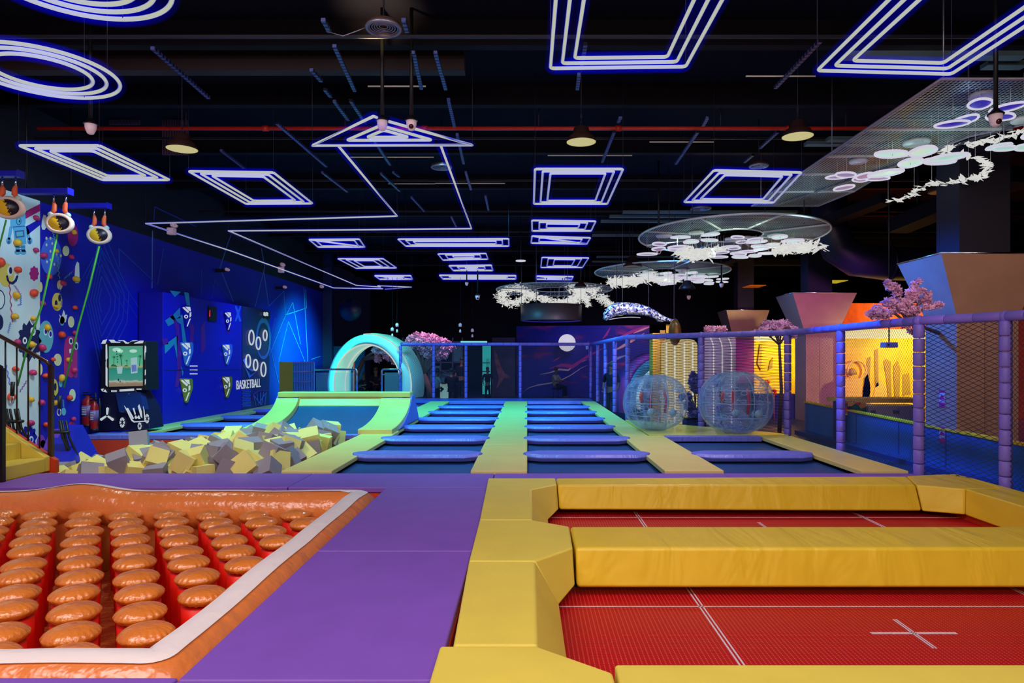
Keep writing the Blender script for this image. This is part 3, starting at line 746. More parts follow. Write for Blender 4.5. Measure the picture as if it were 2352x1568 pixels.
def cam(px,py,Y,s,label,dome=True,topz=6.2):
    c=at(px,py,Y); t=T('security_camera',label,'security camera','white dome cameras hanging from the ceiling')
    O('camera_housing',MB().lathe([(s*1.0,s*.9),(s*.98,s*.2),(s*.82,-.35*s),(s*.55,-.9*s),(s*.3,-1.02*s),(0.001,-1.05*s)],c,20),M['camwhite'],t)
    O('mounting_cap',MB().lathe([(s*1.25,s*.88),(s*1.25,s*1.02),(s*.8,s*1.4),(s*.4,s*1.9),(0.001,s*2)],c,20),M['blackmetal'],t)
    if dome: O('camera_eye',MB().ball(c+Vector((s*.05,-s*.55,-s*.35)),s*.5,12,8),M['dome'],t)
    O('drop_pole',MB().tube([c+Vector((0,0,s*1.8)),(c.x,c.y,topz)],s*.36,10),M['black'],t)
cam(208,296,9,.07,'white dome camera hanging above the leftmost neon rectangle',dome=False)
cam(878,288,9,.068,'left one of the two white dome cameras before the neon arrow head',dome=False)
cam(945,288,9,.068,'right one of the two white dome cameras before the neon arrow head, with open eye')
cam(2287,276,8,.072,'white dome camera in front of the violet petal lamp')
cam(1513,577,16,.065,'white dome camera in front of the first disc chandelier')
cam(1657,655,20,.06,'white dome camera right of the second disc chandelier',dome=False)
cam(2109,487,15,.10,'white dome camera under the dark duct at the right')
cam(1097,683,24,.08,'white dome camera hanging left of the feather chandelier')
cam(1582,683,24,.07,'white bulb-like camera beyond the dark bell lamp',dome=False)
cam(1072,652,24,.06,'small white camera close below the farthest long neon rectangle',dome=False)
for (px,py,Y,lab) in ((912,750,26,'left small white spotlight pair above the arch'),(1057,750,26,'small white spotlight pair above the cherry tree'),(1085,762,28,'small white spotlight pair left of the galaxy mural'),(901,760,26,'lowest small white spotlight pair above the arch'),(1196,600,22,'flat round white downlight right of the small neon rectangles')):
    c=at(px,py,Y); t=T('spotlight',lab,'spotlight')
    if 'flat' in lab:
        O('lamp_body',MB().lathe([(.16,0),(.16,.03),(0.001,.035)],c,20),M['lampwhite'],t); O('rod',MB().tube([c,(c.x,c.y,6.2)],.008,5),M['black'],t)
    else:
        O('lamp_body',MB().lathe([(.06,0),(.06,.1),(.02,.14)],c,10),M['camwhite'],t); O('lamp_head',MB().lathe([(.04,-.22),(.04,-.15),(.02,-.1)],c,10),M['camwhite'],t); O('rod',MB().tube([c+Vector((0,0,.1)),(c.x,c.y,6.2)],.008,5),M['black'],t)
# wall flood lights (white heads on boxes)
def flood(px,py,X,s,label,box=True):
    c=onx(px,py,X); t=T('wall_floodlight',label,'floodlight','twin-head wall floodlights')
    if box: O('junction_box',MB().box(c.x-.1,c.x+.06,c.y-s*.9,c.y+s*.9,c.z-s*2.2,c.z-s*.4),M['camwhite'],t,bevel=.01)
    for k in (-1,1):
        O('lamp_head',MB().lathe([(s*.35,-s*.5),(s*.6,s*.5),(0.001,s*.5)],c+Vector((.05,k*s*.7,s*.3)),14,'Y'),M['camwhite'],t)
    O('bracket',MB().box(-9.1,c.x,c.y-.03,c.y+.03,c.z-.05,c.z+.05),M['blackmetal'],t)
flood(396,520,-8.6,.09,'twin-head floodlight on the blue wall at the start of the arrow line')
flood(647,610,-8.7,.11,'small floodlight on the blue wall right above the score display')
flood(737,620+40,-8.7,.12,'small floodlight high on the blue wall near the dark corner',box=False)
flood(519,621,-8.8,.08,'round spotlight on the blue wall above the quiz panel',box=False)
flood(652,661,-8.8,.09,'round spotlight on the blue wall above the basketball panel',box=False)
# round ceiling speakers / diffusers
def grille(px,py,z,r,label):
    c=onz(px,py,z); t=T('ceiling_speaker',label,'speaker','round ceiling speakers')
    for k in range(6): O('grille_ring',MB().tube([c+Vector((r*(1-.15*k)*math.cos(a),r*(1-.15*k)*math.sin(a),.004*k)) for a in [2*pi*q/32 for q in range(32)]],.008 if k else .02,6,closed=True),M['steel'] ,t)
    O('back_plate',MB().lathe([(r,.02),(r,.05),(.01,.12)],c,28,caps=False),M['grilleback'],t)
    O('hanger',MB().tube([c+Vector((0,0,.1)),(c.x,c.y,6.2)],.01,6),M['black'],t); return t
M['grilleback']=mat('copper_speaker_back',(.12,.06,.05),.35,metal=.6)
SPK=grille(881,65,5.0,.17,'round speaker grille hanging near the top edge left of centre')
c=onz(881,65,5.0); O('cable',MB().tube([c+Vector((-.16,0,.02)),c+Vector((-.28,.0,-.03)),c+Vector((-.42,0,-.08)),c+Vector((-.60,.02,-.02))],.005,6),M['steel'],SPK,label='thin pale dangling cable')
grille(1743,381,5.3,.17,'small round grille above the slanted neon rectangle')
grille(1014,384,5.3,.19,'dim round grille inside the neon arrow shaft')
grille(1610,479,5.3,.24,'round grille above the first disc chandelier')

# ================================================================ CLIMBING WALL
XW=-8.8
def wx(px,py,d=0): return onx(px,py,XW+d)
cw=T('climbing_wall','tall printed climbing wall, white then royal blue, at the left','climbing wall')
y92=XW*F/(92-CX); yend=XW*F/(183-CX)
O('white_panel',MB().box(-9.08,XW,8.2,y92,-.99,4.42+.0),M['pwhite'],cw)
O('blue_panel',MB().box(-9.08,XW,y92+.002,yend,-.99,4.30),M['pblue'],cw)
def decal(pts,m,name,par,x0=XW,d=.006,lab=None):
    P=[onx(px,py,x0+.001) for px,py in pts]; return O(name,MB().prism(P,(d,0,0)),m,par,label=lab)
def ell(cx,cy,rx,ry,n=22,w=0,k=0): return [(cx+rx*(1+w*math.cos(k*2*pi*i/n))*math.cos(2*pi*i/n),cy+ry*(1+w*math.cos(k*2*pi*i/n))*math.sin(2*pi*i/n)) for i in range(n)]
def zig(x0,y0,x1,y1,w,n,th):
    a=[];b_=[]
    dx,dy=x1-x0,y1-y0; l=math.hypot(dx,dy); nx_,ny_=-dy/l,dx/l; K=n*5
    for i in range(K+1):
        t=i/K; o=w*math.sin(t*n*2*pi); a.append((x0+dx*t+nx_*(o-th),y0+dy*t+ny_*(o-th))); b_.append((x0+dx*t+nx_*(o+th),y0+dy*t+ny_*(o+th)))
    return a,b_
def squiggle(x0,y0,x1,y1,m,lab,w=2.2,n=5,th=.9):
    a,b_=zig(x0,y0,x1,y1,w,n,th); P=[onx(p[0],p[1],XW+.008) for p in a]; Q=[onx(p[0],p[1],XW+.008) for p in b_]
    k=len(P); mb=MB(); mb.add(P+Q,[(i,i+1,k+i+1,k+i) for i in range(k-1)]); O('printed_squiggle',mb,m,cw,label=lab)
# stripes at the top of the white panel
decal([(57,486),(92,468),(92,484),(59,502)],M['pmag'],'printed_stripe',cw,lab='dark red printed stripe')
decal([(59,520),(92,502),(92,516),(62,540)],M['pblue'],'printed_stripe',cw,lab='blue printed stripe')
# robot figure
rb=MB()
for pts,m_ in (([(24,506),(28,492),(36,478),(46,470),(54,478),(58,495),(58,512),(55,520),(24,522)],0),([(30,522),(58,520),(60,560),(34,562)],0),
        ([(22,520),(29,522),(24,545),(21,552),(17,549)],0),([(59,520),(65,526),(70,550),(66,553),(61,545)],0),
        (ell(20,553,6,8,12),0),(ell(68,553,6,8,12),0),([(35,562),(44,562),(45,578),(36,578)],0),([(48,562),(57,562),(58,578),(49,578)],0),(ell(40,579,7,6,12),0),(ell(53,579,7,6,12),0)):
    rb.prism([onx(x,y,XW+.001) for x,y in pts],(.006,0,0))
O('robot_print',rb,M['robotblue'],cw,label='light blue robot monster print')
rb=MB()
for pts in (ell(43,508,6,9,16),[(34,530),(55,528),(56,544),(36,546)],ell(20,556,3,4,8),ell(68,556,3,4,8),[(36,566),(57,566),(57,568),(36,568)],[(36,572),(57,572),(57,574),(36,574)],[(30,520),(58,518),(58,520),(30,522)]):
    rb.prism([onx(x,y,XW+.008) for x,y in pts],(.002,0,0))
O('robot_outline',rb,M['robotdark'],cw)
rb=MB()
for pts in (ell(43,508,4.3,7,14),[(37,533),(52,531),(53,541),(38,543)],ell(42,551,3,4,10),ell(51,551,3,4,10)): rb.prism([onx(x,y,XW+.011) for x,y in pts],(.002,0,0))
O('robot_detail',rb,M['plteal'],cw)
decal(ell(43,508,1.6,3,10),M['navy'],'robot_pupil',cw,d=.015)
def printp(name,m,lab,*polys,d=.006):
    mb=MB()
    for p in polys: mb.prism([onx(x,y,XW+.001) for x,y in p],(d,0,0))
    return O(name,mb,M[m],cw,label=lab)
printp('smiley_print','pyellow','yellow smiley print',ell(14,631,17,27))
printp('smiley_eye','pwhiteprint',None,ell(22,622,6,12,16),d=.009)
printp('smiley_features','navy',None,ell(23,621,3.5,8,14),[(13,633),(16,632),(20,645),(27,648),(34,642),(38,632),(41,634),(37,646),(29,653),(20,651),(15,644)],d=.012)
printp('glove_print','pwhiteprint','white glove print',ell(43,623,5,9,14),[(33,620),(38,614),(40,630),(34,636)])
printp('splat_print','pmag','magenta germ print',ell(78,628,10,16,30,.12,8))
printp('splat_print','pmag','magenta ghost print on the blue panel',[(147,800),(150,780),(156,772),(165,772),(177,774),(177,866),(172,868),(168,864),(162,868),(156,864),(150,866),(147,862)])
printp('ghost_eye','pwhiteprint',None,ell(162,783,4.5,8,14),ell(174,794,4.5,9,14),[(158,802),(163,800),(162,810),(159,811)],d=.009)
printp('ghost_pupil','navy',None,ell(162,783,2.6,5,12),ell(174,795,2.6,6,12),d=.012)
printp('gear_print','navy','big navy gear monster print',ell(67,783,25,42,40,.13,12))
printp('gear_eye','pwhiteprint',None,ell(56,782,5,8,14),ell(75,761,6,10,14),[(70,806),(80,787),(84,790),(73,808)],d=.009)
printp('gear_pupil','navy',None,ell(56,782,2.2,4,10),ell(75,761,2.5,5,10),d=.012)
printp('blob_print','plteal','teal blob monster print',ell(105,773,17,37))
printp('blob_eye','pwhiteprint',None,ell(104,761,4.5,9,14),ell(115,767,4.5,9,14),d=.009)
printp('blob_pupil','pblue',None,ell(104,761,2.7,6,12),ell(115,767,2.7,6,12),d=.012)
printp('balloon_print','pperi','periwinkle egg print with pale dots',ell(117,589,24,44))
printp('egg_dots','pcream',None,*[ell(117+dx,589+dy,2,3.4,9) for dx,dy in ((-11,-42),(-2,-42),(-11,-27),(2,-30),(-2,-12),(-2,8),(-10,12),(7,18),(22,-2),(12,-6))],d=.009)
printp('moon_print','pcream','cream oval prints',ell(151,576,7.5,12),ell(163,739,7,13),ell(137,654,6,11),ell(92,659,5,12),ell(132,826,9,14),ell(166,907,7,14),ell(91,848,6,14),ell(98,1019,6,9))
printp('egg_print','pmag','dark red oval prints',ell(167,540,12,25),ell(165,981,8,13),ell(78,995,2,3))
printp('face_print','pyellow','small yellow face print',ell(131,693,11.5,21),ell(124,892,9,22))
printp('face_features','navy',None,ell(128,697,3.2,8,14),ell(136,684,3.2,8,14),ell(126,888,3,9,12),[(118,905),(121,903),(127,910),(134,899),(136,901),(129,914),(121,912)],d=.009)
printp('cloud_print','pwhiteprint','white cloud-shaped prints',[(95,520),(96,506),(100,493),(105,495),(107,505),(106,520),(102,528),(97,527)],[(171,640),(173,610),(177,601),(181,604),(182,640),(180,650),(173,650)],[(136,722),(141,728),(146,712),(150,724),(154,722),(150,740),(140,738)],ell(142,735,6,9,12))
printp('hand_print','plteal','pale blue figure prints',ell(142,737,5,11,12),ell(146,945,5,9,12),ell(139,880,4,9,12))
printp('ball_print','pblue','blue germ print low on the white panel',ell(66,1003,17,25,32,.14,9))
printp('ball_print_eye','pwhiteprint',None,ell(71,1009,5,8,12),ell(64,995,3,6,12),d=.009)
printp('ball_print_pupil','pblue',None,ell(71,1009,2.2,4,10),d=.012)
printp('dial_print','navy','round dial print at the left edge',ell(-2,688,13,23),ell(-2,740,9,18))
printp('dial_face','pwhiteprint',None,ell(-2,688,10.5,20),d=.009)
printp('hood_print','navy',None,ell(25,1020,9,22,14))
for a in ((22,651,28,740,'pmag'),(33,655,48,676,'ppurple'),(48,676,48,700,'pperi'),(48,640+195*.306,40,700,'pperi'),(12,829,28,905,'pperi'),(45,900,66,868,'ppurple'),(120,527,128,560,'plteal'),(132,585,136,640,'plteal'),(147,640,165,625,'plteal'),(165,625,172,618,'ppurple'),(137,660,142,705,'pperi'),(145,917,146,935,'plteal'),(25,740,18,765,'pperi')):
    squiggle(a[0],a[1],a[2],a[3],M[a[4]],None,w=1.6)
printp('crown_print','ppurple','purple shapes low on the blue panel',ell(176,1010,8,18),ell(94,1020,10,22),ell(30,1035,14,12))
# climbing holds, each bolted on as a part
HR=random.Random(3)
holds=[(79,676,'r'),(83,500,'m'),(83,574,'m'),(40,557,'y'),(38,678,'y'),(34,726,'y'),(77,731,'y'),(73,791,'y'),(36,847,'r'),(75,855,'m'),(26,911,'r'),(71,917,'y'),(71,971,'m'),(78,672,'r'),(2,602,'r'),(41,619,'r'),
 (170,533,'y'),(129,576,'y'),(113,635,'r'),(145,650,'m'),(175,641,'y'),(98,696,'m'),(172,706,'r'),(129,704,'y'),(142,768,'r'),(109,752,'y'),(97,798,'m'),(172,764,'m'),(158,826,'y'),(122,825,'r'),(171,850,'m'),(106,862,'r'),(142,868,'y'),(160,913,'r'),(127,925,'y'),(95,924,'m'),(106,975,'r'),(169,962,'m'),(164,590,'m'),(151,985,'m'),(100,586,'m'),(40,785,'m')]
for px,py,c in holds:
    p=wx(px,py,.03); s=.036+.028*HR.random()
    mb=MB(); mb.ball(p,s,10,7,(1.1,.9+.5*HR.random(),.75+.4*HR.random()),Matrix.Rotation(HR.random()*3,3,'X'))
    mb.ball(p+Vector((.02,.4*s,-.3*s)),s*.6,8,6)
    O('climbing_hold',mb,M[{'r':'holdred','y':'holdyel','m':'holdpink'}[c]],cw)
# wedge seat pads at the foot of the climbing wall
o=O('wedge_block',MB().prism([onx(118,1060,-8.0),onx(127,985,-8.4),onx(148,975,-8.5),onx(185,1045,-8.2),onx(185,1062,-8.2)],(.35,-.02,0)),M['pblue']); tag(o,'blue wedge block at the foot of the climbing wall','foam block')
o=O('wedge_block',MB().prism([onx(90,1055,-8.35),onx(116,985,-8.45),onx(124,985,-8.42),onx(116,1060,-8.3)],(.2,-.02,0)),mat('violet_wedge_vinyl',(.16,.03,.5),.45)); tag(o,'violet wedge block left of the blue wedge under the climbing wall','foam block')
# belay devices on beams
def belay(bx0,bx1,by,h,px,py,r,Y,label,lblb):
    bm=T('beam_arm',lblb,'beam','blue beam arms above the climbing wall')
    a=at(bx0,by,Y); c=at(bx1,by,Y); hh=h/F*Y
    O('arm',MB().box(a.x,c.x,Y-.07,Y+.07,a.z-hh/2,a.z+hh/2),M['beamblue'],bm,bevel=.01)
    O('arm_end_cap',MB().box(c.x,c.x+.01,Y-.075,Y+.075,a.z-hh/2-.01,a.z+hh/2+.01),M['beamblue'],bm)
    O('arm_rod',MB().tube([(a.x+.1,Y,a.z+hh/2),(a.x+.1,Y,6.2)],.012,6),M['blackmetal'],bm)
    t=T('auto_belay',label,'belay device','one-eyed auto belay devices')
    c=at(px,py,Y); s=r/F*Y; rot=Matrix.Rotation(.36,3,'Z')@Matrix.Rotation(.10,3,'X')
    def shp(prof,n=28):
        mb=MB(); vs=[];fs=[];m_=len(prof)
        for k in range(n):
            th=2*pi*k/n
            for rr,d in prof: vs.append(c+rot@Vector((rr*s*math.cos(th)*1.08,d*s,rr*s*.88*math.sin(th))))
        for k in range(n):
            j=(k+1)%n
            for i in range(m_-1): fs.append((k*m_+i,j*m_+i,j*m_+i+1,k*m_+i+1))
        return mb.add(vs,fs,True)
    O('shell_ring',shp([(.70,-.30),(.78,-.38),(.93,-.28),(1.0,0),(.95,.36),(.75,.55),(.0,.62)]),M['shellpink'],t,label='rounded white shell')
    O('eye_disc',shp([(.001,-.29),(.71,-.29),(.72,-.25)]),M['eyemat'],t,label='yellow and black eye face')
    top=MB()
    for k in (-1,1):
        e=c+rot@Vector((k*.62*s,0,.72*s)); top.ball(e,s*.24,10,8)
    O('ear_lug',top,M['shellmint'],t)
    for k in (-1,1):
        e=c+rot@Vector((k*.55*s,0,.80*s)); u=Vector((e.x+.0*k,Y,a.z-hh/2-.13))
        O('hanging_strap',MB().tube([u,u.lerp(e,.3)+Vector((-.02*k,0,0)),u.lerp(e,.7)+Vector((-.03*k,0,0)),e],[s*.12,s*.19,s*.20,s*.13],8),M['strapor'],t)
        O('shackle',MB().tube([(u.x,u.y,u.z-.02),(u.x,u.y,a.z-hh/2)],s*.07,8),M['chrome'],t)
    return t
M['eyemat']=mat('eye_face_print',(.8,.55,.02),.35,emit='806000',es=.15); nt=M['eyemat'].node_tree; N,L,p=nodes(M['eyemat'])
tc=N.new('ShaderNodeTexCoord'); sx=N.new('ShaderNodeSeparateXYZ'); L.new(tc.outputs['Generated'],sx.inputs[0])
no=N.new('ShaderNodeTexNoise'); no.inputs['Scale'].default_value=9; L.new(tc.outputs['Generated'],no.inputs[0])
k=mth(nt,'GREATER_THAN',mth(nt,'ADD',mth(nt,'ADD',sx.outputs[0],mth(nt,'MULTIPLY',mth(nt,'SUBTRACT',no.outputs[0],.5),.5)),mth(nt,'MULTIPLY',sx.outputs[2],.25)),.62)
cm=N.new('ShaderNodeMix'); cm.data_type='RGBA'; cm.inputs[6].default_value=(.85,.55,.02,1); cm.inputs[7].default_value=(.004,.004,.02,1); L.new(k,cm.inputs[0]); L.new(cm.outputs[2],p.inputs['Base Color']); p.inputs['Emission Strength'].default_value=0
B=[]
B.append((belay(-75,47,400,13,20,477,30,9.9,'nearest one-eyed belay device, cut by the left edge','nearest beam arm, cut by the left edge'),(8,500),(2,545)))
B.append((belay(47,161,440,12,137,513,27,11.0,'middle one-eyed belay device in front of the climbing wall','middle blue beam arm over the climbing wall'),(133,538),(118,600)))
B.append((belay(150,250,473,11,228,540,24,12.2,'farthest one-eyed belay device with a long green strap','farthest blue beam arm over the climbing wall'),(228,566),(145,898)))
def strap(k,pts,lab,w=.02):
    O('belay_strap',MB().tube([at(*p) for p in pts],w,6),M['strapgr'],B[k][0],label=lab)
strap(0,[(14,505,9.9),(4,545,10.0),(-10,600,10.0)],'green strap below the nearest belay device',.012)
strap(2,[(228,565,12.2),(205,660,12.3),(180,750,12.4),(147,890,12.5)],'long green strap running down from the farthest belay device',.016)
strap(1,[(132,538,11.0),(97,700,11.1),(62,800,11.2),(40,886,11.3)],'green strap running down from the middle belay device to the white panel',.015)
# harnesses and grips hanging at the strap ends
def harness(px,py,Y,lab,s=1):
    t=T('climbing_harness',lab,'harness'); c=at(px,py,Y)
    mb=MB(); rg=random.Random(px)
    for k in range(6):
        a=c+Vector(((rg.random()-.5)*.2*s,(rg.random()-.5)*.1,0)); mb.tube([a,a+Vector((.06,0,-.3*s)),a+Vector((.10+.1*rg.random(),.05,-.6*s)),a+Vector((.14,0,-.85*s))],.018,6)
    mb.tube([c+Vector((.16*math.cos(a),.06*math.sin(a),-.2)) for a in [2*pi*q/16 for q in range(16)]],.025,6,closed=True)
    O('webbing',mb,M['black'],t)
    O('carabiner',MB().tube([c+Vector((.03*math.cos(a),0,.14+.06*math.sin(a))) for a in [2*pi*q/14 for q in range(14)]],.009,6,closed=True),M['chrome'],t)
    O('grip',MB().tube([c+Vector((0,0,.2)),c+Vector((.01,0,.42))],.03,8),M['black'],t)
    O('foot_loop',MB().tube([c+Vector((.14+.10*math.cos(a),0.06*math.sin(a),-.86*s)) for a in [2*pi*q/14 for q in range(14)]],.02,6,closed=True),M['holdyel'],t)
harness(136,965,11.7,'black climbing harness hanging in front of the blue wedge')
harness(28,938,10.7,'black and yellow climbing harness seen behind the stair balusters')

# ================================================================ STAIRS AND RAILING
st=T('foam_staircase','small yellow padded staircase at the left edge','stairs')
X1=-6.79
for k in range(4):
    o=O('step',MB().box(X1-.34*(k+1),X1-.34*k,8.80,9.62,-.02,.18+.22*k),M['yellow'],st,bevel=.02)
O('side_pad',MB().prism([(X1-.01,9.63,-.02),(X1-.01,9.63,.19),(X1-1.42,9.63,1.15),(X1-1.42,9.63,-.02)],(0,.10,0)),M['yellow'],st,bevel=.015,label='sloping yellow side pad')
O('side_trim',MB().prism([(X1+.06,9.735,-.05),(X1+.06,9.735,.13),(X1-1.42,9.735,1.10),(X1-1.42,9.735,-.05)],(0,.08,0)),M['redwall'],st,label='red-orange outer side')
O('base',MB().box(-8.6,X1+.0,8.6,9.62,-.99,-.03),M['redwall'],st)
def stair_rail(Y,lab,end=True):
    t=T('stair_railing',lab,'railing','dark stair railings')
    top=at(117,840,Y); h=top.z; x0=top.x
    def zt_(x): return h+(x0-x)*(65/115)*1.0
    O('handrail',MB().tube([(x0,Y,h),(x0-.06,Y,h+.06),(x0-1.6,Y,zt_(x0-1.6))],.028,10),M['railbrown'],t)
    O('post',MB().box(x0-.028,x0+.028,Y-.028,Y+.028,-.0,h-.0),M['railbrown'],t)
    for k in range(1,6):
        x=x0-.163*k; O('baluster',MB().tube([(x,Y,max(0,.20+(x0-x)*.6-.05)),(x,Y,zt_(x))],.011,8),M['blackmetal'],t)
M['railbrown']=mat('dark_brown_rail_paint',(.035,.012,.008),.3)
stair_rail(9.78,'dark brown railing with thin balusters behind the yellow stairs')
t=T('stair_railing','short black rail post at the left edge before the yellow stairs','railing')
p=at(4,845,8.75); O('post',MB().box(p.x-.03,p.x+.03,8.72,8.78,0,p.z),M['blackmetal'],t); O('handrail',MB().tube([(p.x,8.75,p.z),(p.x-1.2,8.75,p.z+.65)],.028,10),M['blackmetal'],t)

# ================================================================ BLUE WALL DECORATION
wl=T('wall_line_mural','pale angular line drawing painted across the blue wall','mural')
def wline(pts,w=.02,m='blueline',X=-9.095):
    P=[onx(x,y,X) for x,y in pts]; mb=MB()
    for a,c in zip(P[:-1],P[1:]): mb.bar(a,c,w,w)
    O('painted_line',mb,M[m],wl)
for pts in ([(272,570),(361,655)],[(273,572),(275,612)],[(350,530),(349,662)],[(361,655),(372,590),(375,570)],[(355,475),(353,505)],[(355,475),(450,520)],[(463,618),(462,680)],[(505,615),(536,693)],[(505,615),(524,556),(530,540)],[(586,704),(608,612),(600,570)],[(485,685),(493,645),(530,690)],[(617,703),(652,668),(655,723)],[(655,723),(704,707),(702,664)],[(655,725),(608,840),(615,920)],[(698,660),(707,830)],[(617,700),(605,620)],[(662,738),(700,830)],[(662,738),(640,830)],[(672,694),(658,722)],[(672,694),(690,790)],[(632,730),(618,790),(640,880)],[(715,825),(735,818)]): wline(pts,.022,'brightline' if pts[0][0]>500 or pts[0][0]==350 else 'blueline')
for k in range(6):
    w=14+14*k; hh=28*(k+1)
    if k: wline([(233,690-hh),(233+w*.75,690-hh*.1),(233+w*.70,690+hh*.3),(233,690+hh)],.016)
    wline([(233,690+hh),(233-w*.45,690),(233,690-hh)],.016)
for k in range(3): wline([(188+10*k,640),(215+8*k,590-10*k),(290+25*k,720+10*k)],.014)

def pan(px,py,d=0): return onx(px,py,-8.5+d)
qp=T('quiz_wall_panel','big royal blue interactive wall panel with six wedge buttons','game panel')
yA=-8.5*F/(375-CX); yB=-8.5*F/(556-CX); yC=-8.42*F/(624-CX)
O('cabinet',MB().box(-9.08,-8.5,yA,yB,-.04,3.13),M['bluepanel'],qp,bevel=.02)
def dec2(polys,m,name,par,x=-8.5,d=.006,o=.001,lab=None):
    mb=MB()
    for p_ in polys: mb.prism([onx(a,b_,x+o) for a,b_ in p_],(d,0,0))
    return O(name,mb,M[m],par,label=lab)
dec2([[(390,667),(415,670),(401,682)],[(423,671),(433,672),(436,702),(429,701)],[(379,736),(398,722),(413,706),(414,730),(400,733),(399,742),(386,749)],[(401,735),(418,722),(430,800),(421,800),(416,745)],[(379,812),(378,792),(408,770),(406,822),(400,790)],[(416,840),(421,855),(419,863)]],'teal','teal_graphic',qp)
dec2([[(385,724),(396,722),(404,735),(410,745),(415,800),(416,860),(408,888),(402,888),(407,850),(405,760),(398,735)],[(432,735),(446,750),(443,790),(436,790),(438,765)],[(462,750),(470,738),(472,800),(462,812)],[(372,778),(384,776),(386,790),(374,792)],[(520,758),(536,754),(522,768)]],'magenta','magenta_graphic',qp)
dec2([[(376,849),(555,848),(555,849.5),(376,850.5)]],'navypanel','panel_joint',qp)
for k in range(7):
    for r_ in range(3): pass
dec2([[(436+2.6*k,839+9*r_),(437.6+2.6*k,839+9*r_),(437.6+2.6*k,841.5+9*r_),(436+2.6*k,841.5+9*r_)] for k in range(7) for r_ in range(3)],'glowwhite','indicator_dots',qp)
dec2([[(539,703),(543,702),(547,712),(551,702),(554,703),(549,720),(554,737),(550,739),(546,728),(542,738),(539,737),(544,720)]],'skyblue','cross_print',qp,lab='sky blue X print')
def wedge(px,py,w,h,m,lab):
    s=onx(px,py,-8.5); P=[(px-w*.50,py-h*.47),(px-w*.42,py-h*.5),(px+w*.42,py-h*.49),(px+w*.5,py-h*.42),(px+w*.5,py-h*.1),(px+w*.10,py+h*.46),(px+w*.0,py+h*.5),(px-w*.08,py+h*.46)]
    mb=MB().prism([onx(a,b_,-8.499) for a,b_ in P],(.06,0,0)); o=O('wedge_button',mb,M[m],qp,bevel=.015,label=lab)
    d=[[(px-w*.38,py-h*.42),(px-w*.2,py-h*.44),(px+w*.25,py-h*.25),(px+w*.15,py-h*.18)],[(px-.1*w,py-h*.46),(px+w*.35,py-h*.45),(px+w*.4,py-h*.25),(px+.2*w,py-h*.3)],[(px+w*.30,py-h*.2),(px+w*.44,py-h*.22),(px+w*.44,py-h*.05),(px+w*.30,py+.02*h)],[(px+w*.28,py+h*.08),(px+w*.4,py+h*.06),(px+w*.12,py+h*.40),(px+.02*w,py+h*.42)]]
    mb=MB()
    for q in d: mb.prism([onx(a,b_,-8.439) for a,b_ in q],(.004,0,0))
    P=[(px-w*.02+w*.19*math.cos(a),py-h*.02+h*.085*math.sin(a)) for a in [2*pi*i/12 for i in range(12)]]
    I=[(px-w*.02+w*.09*math.cos(a),py-h*.02+h*.04*math.sin(a)) for a in [2*pi*i/12 for i in range(12)]]
    A=[onx(a,b_,-8.435) for a,b_ in P]; Bq=[onx(a,b_,-8.435) for a,b_ in I]
    mb.add(A+Bq,[(i,(i+1)%12,12+(i+1)%12,12+i) for i in range(12)])
    O('glowing_marking',mb,M['glowwhite'],o)
for (px,py,w,h,m,lab) in ((428,728,25,52,'pblue','dark blue wedge button, top left'),(523,738,19,46,'pblue','dark blue wedge button, top right'),(426,813,27,56,'skyblue','sky blue wedge button, middle left'),(519,814,21,49,'skyblue','sky blue wedge button, middle right'),(425,897,27,56,'olive','olive wedge button, bottom left'),(519,889,21,50,'olive','olive wedge button, bottom right')): wedge(px,py,w,h,m,lab)
M['ledred']=mat('red_led_digit',(.6,.02,.05),.5,emit='d02040',es=.9)
dec2([[(477,703),(495,705),(495,739),(477,737)]],'black','score_display',qp,d=.04,lab='small black score display')
dec2([[(481,713),(483,711),(483,727),(480,727),(480.5,718)]],'ledred','score_digit',qp,d=.002,o=.042)
bp=T('basketball_panel','dark blue basketball game panel with six white ring targets','game panel')
yB2=-8.5*F/(557-CX); yC=-8.5*F/(619-CX)
O('cabinet',MB().box(-9.08,-8.5,yB2,yC,-.04,3.13),M['navypanel'],bp,bevel=.01)
dec2([ell(605,777,17,48,26)],'skyblue','ball_print',bp,lab='pale basketball print')
dec2([ell(605,779,13,38,26)],'navypanel','ball_print_face',bp,o=.008)
M['ballgrey']=mat('greyed_ball_print',(.10,.12,.22),.6)
dec2([ell(604,785,11,32,26)],'ballgrey','ball_print_face',bp,o=.015)
for (px,py,rx,ry) in ((577.5,775,5.6,16.5),(593.5,788,5.2,14),(609,770,4.2,11.5),(570,829,5.2,14.5),(587,838,4.8,12.5),(605,848,5.6,16)):
    pts=[onx(px+rx*math.cos(a),py+ry*math.sin(a),-8.46) for a in [2*pi*i/28 for i in range(28)]]
    O('ring_target',MB().tube(pts,.024,8,closed=True),M['glowwhite'],bp,label='white glowing ring target')
dec2([[(604,714),(617,716),(617,732),(604,731)]],'black','score_display',bp,d=.05)
dec2([[(605,717),(608,716),(609,718),(612,716),(616,718),(616,726),(612,725),(609,726),(605,724)]],'glowwhite','score_digits',bp,d=.002,o=.053)
dec2([[(556+3.2*i+1.6*(j%2),895+4*j-.6*i*.3),(558.4+3.2*i+1.6*(j%2),894.5+4*j-.2*i),(557.6+3.2*i+1.6*(j%2),897+4*j-.2*i),(555.6+3.2*i+1.6*(j%2),897.5+4*j-.2*i)] for i in range(6) for j in range(10)],'pperi','dot_print',bp)
hoop=MB()
hp=[onx(x,y,-8.49) for x,y in ((580,918),(582,905),(592,899),(605,897),(615,898))]; hoop.tube(hp,.02,6)
O('hoop_print',hoop,M['magenta'],bp)
nb=MB()
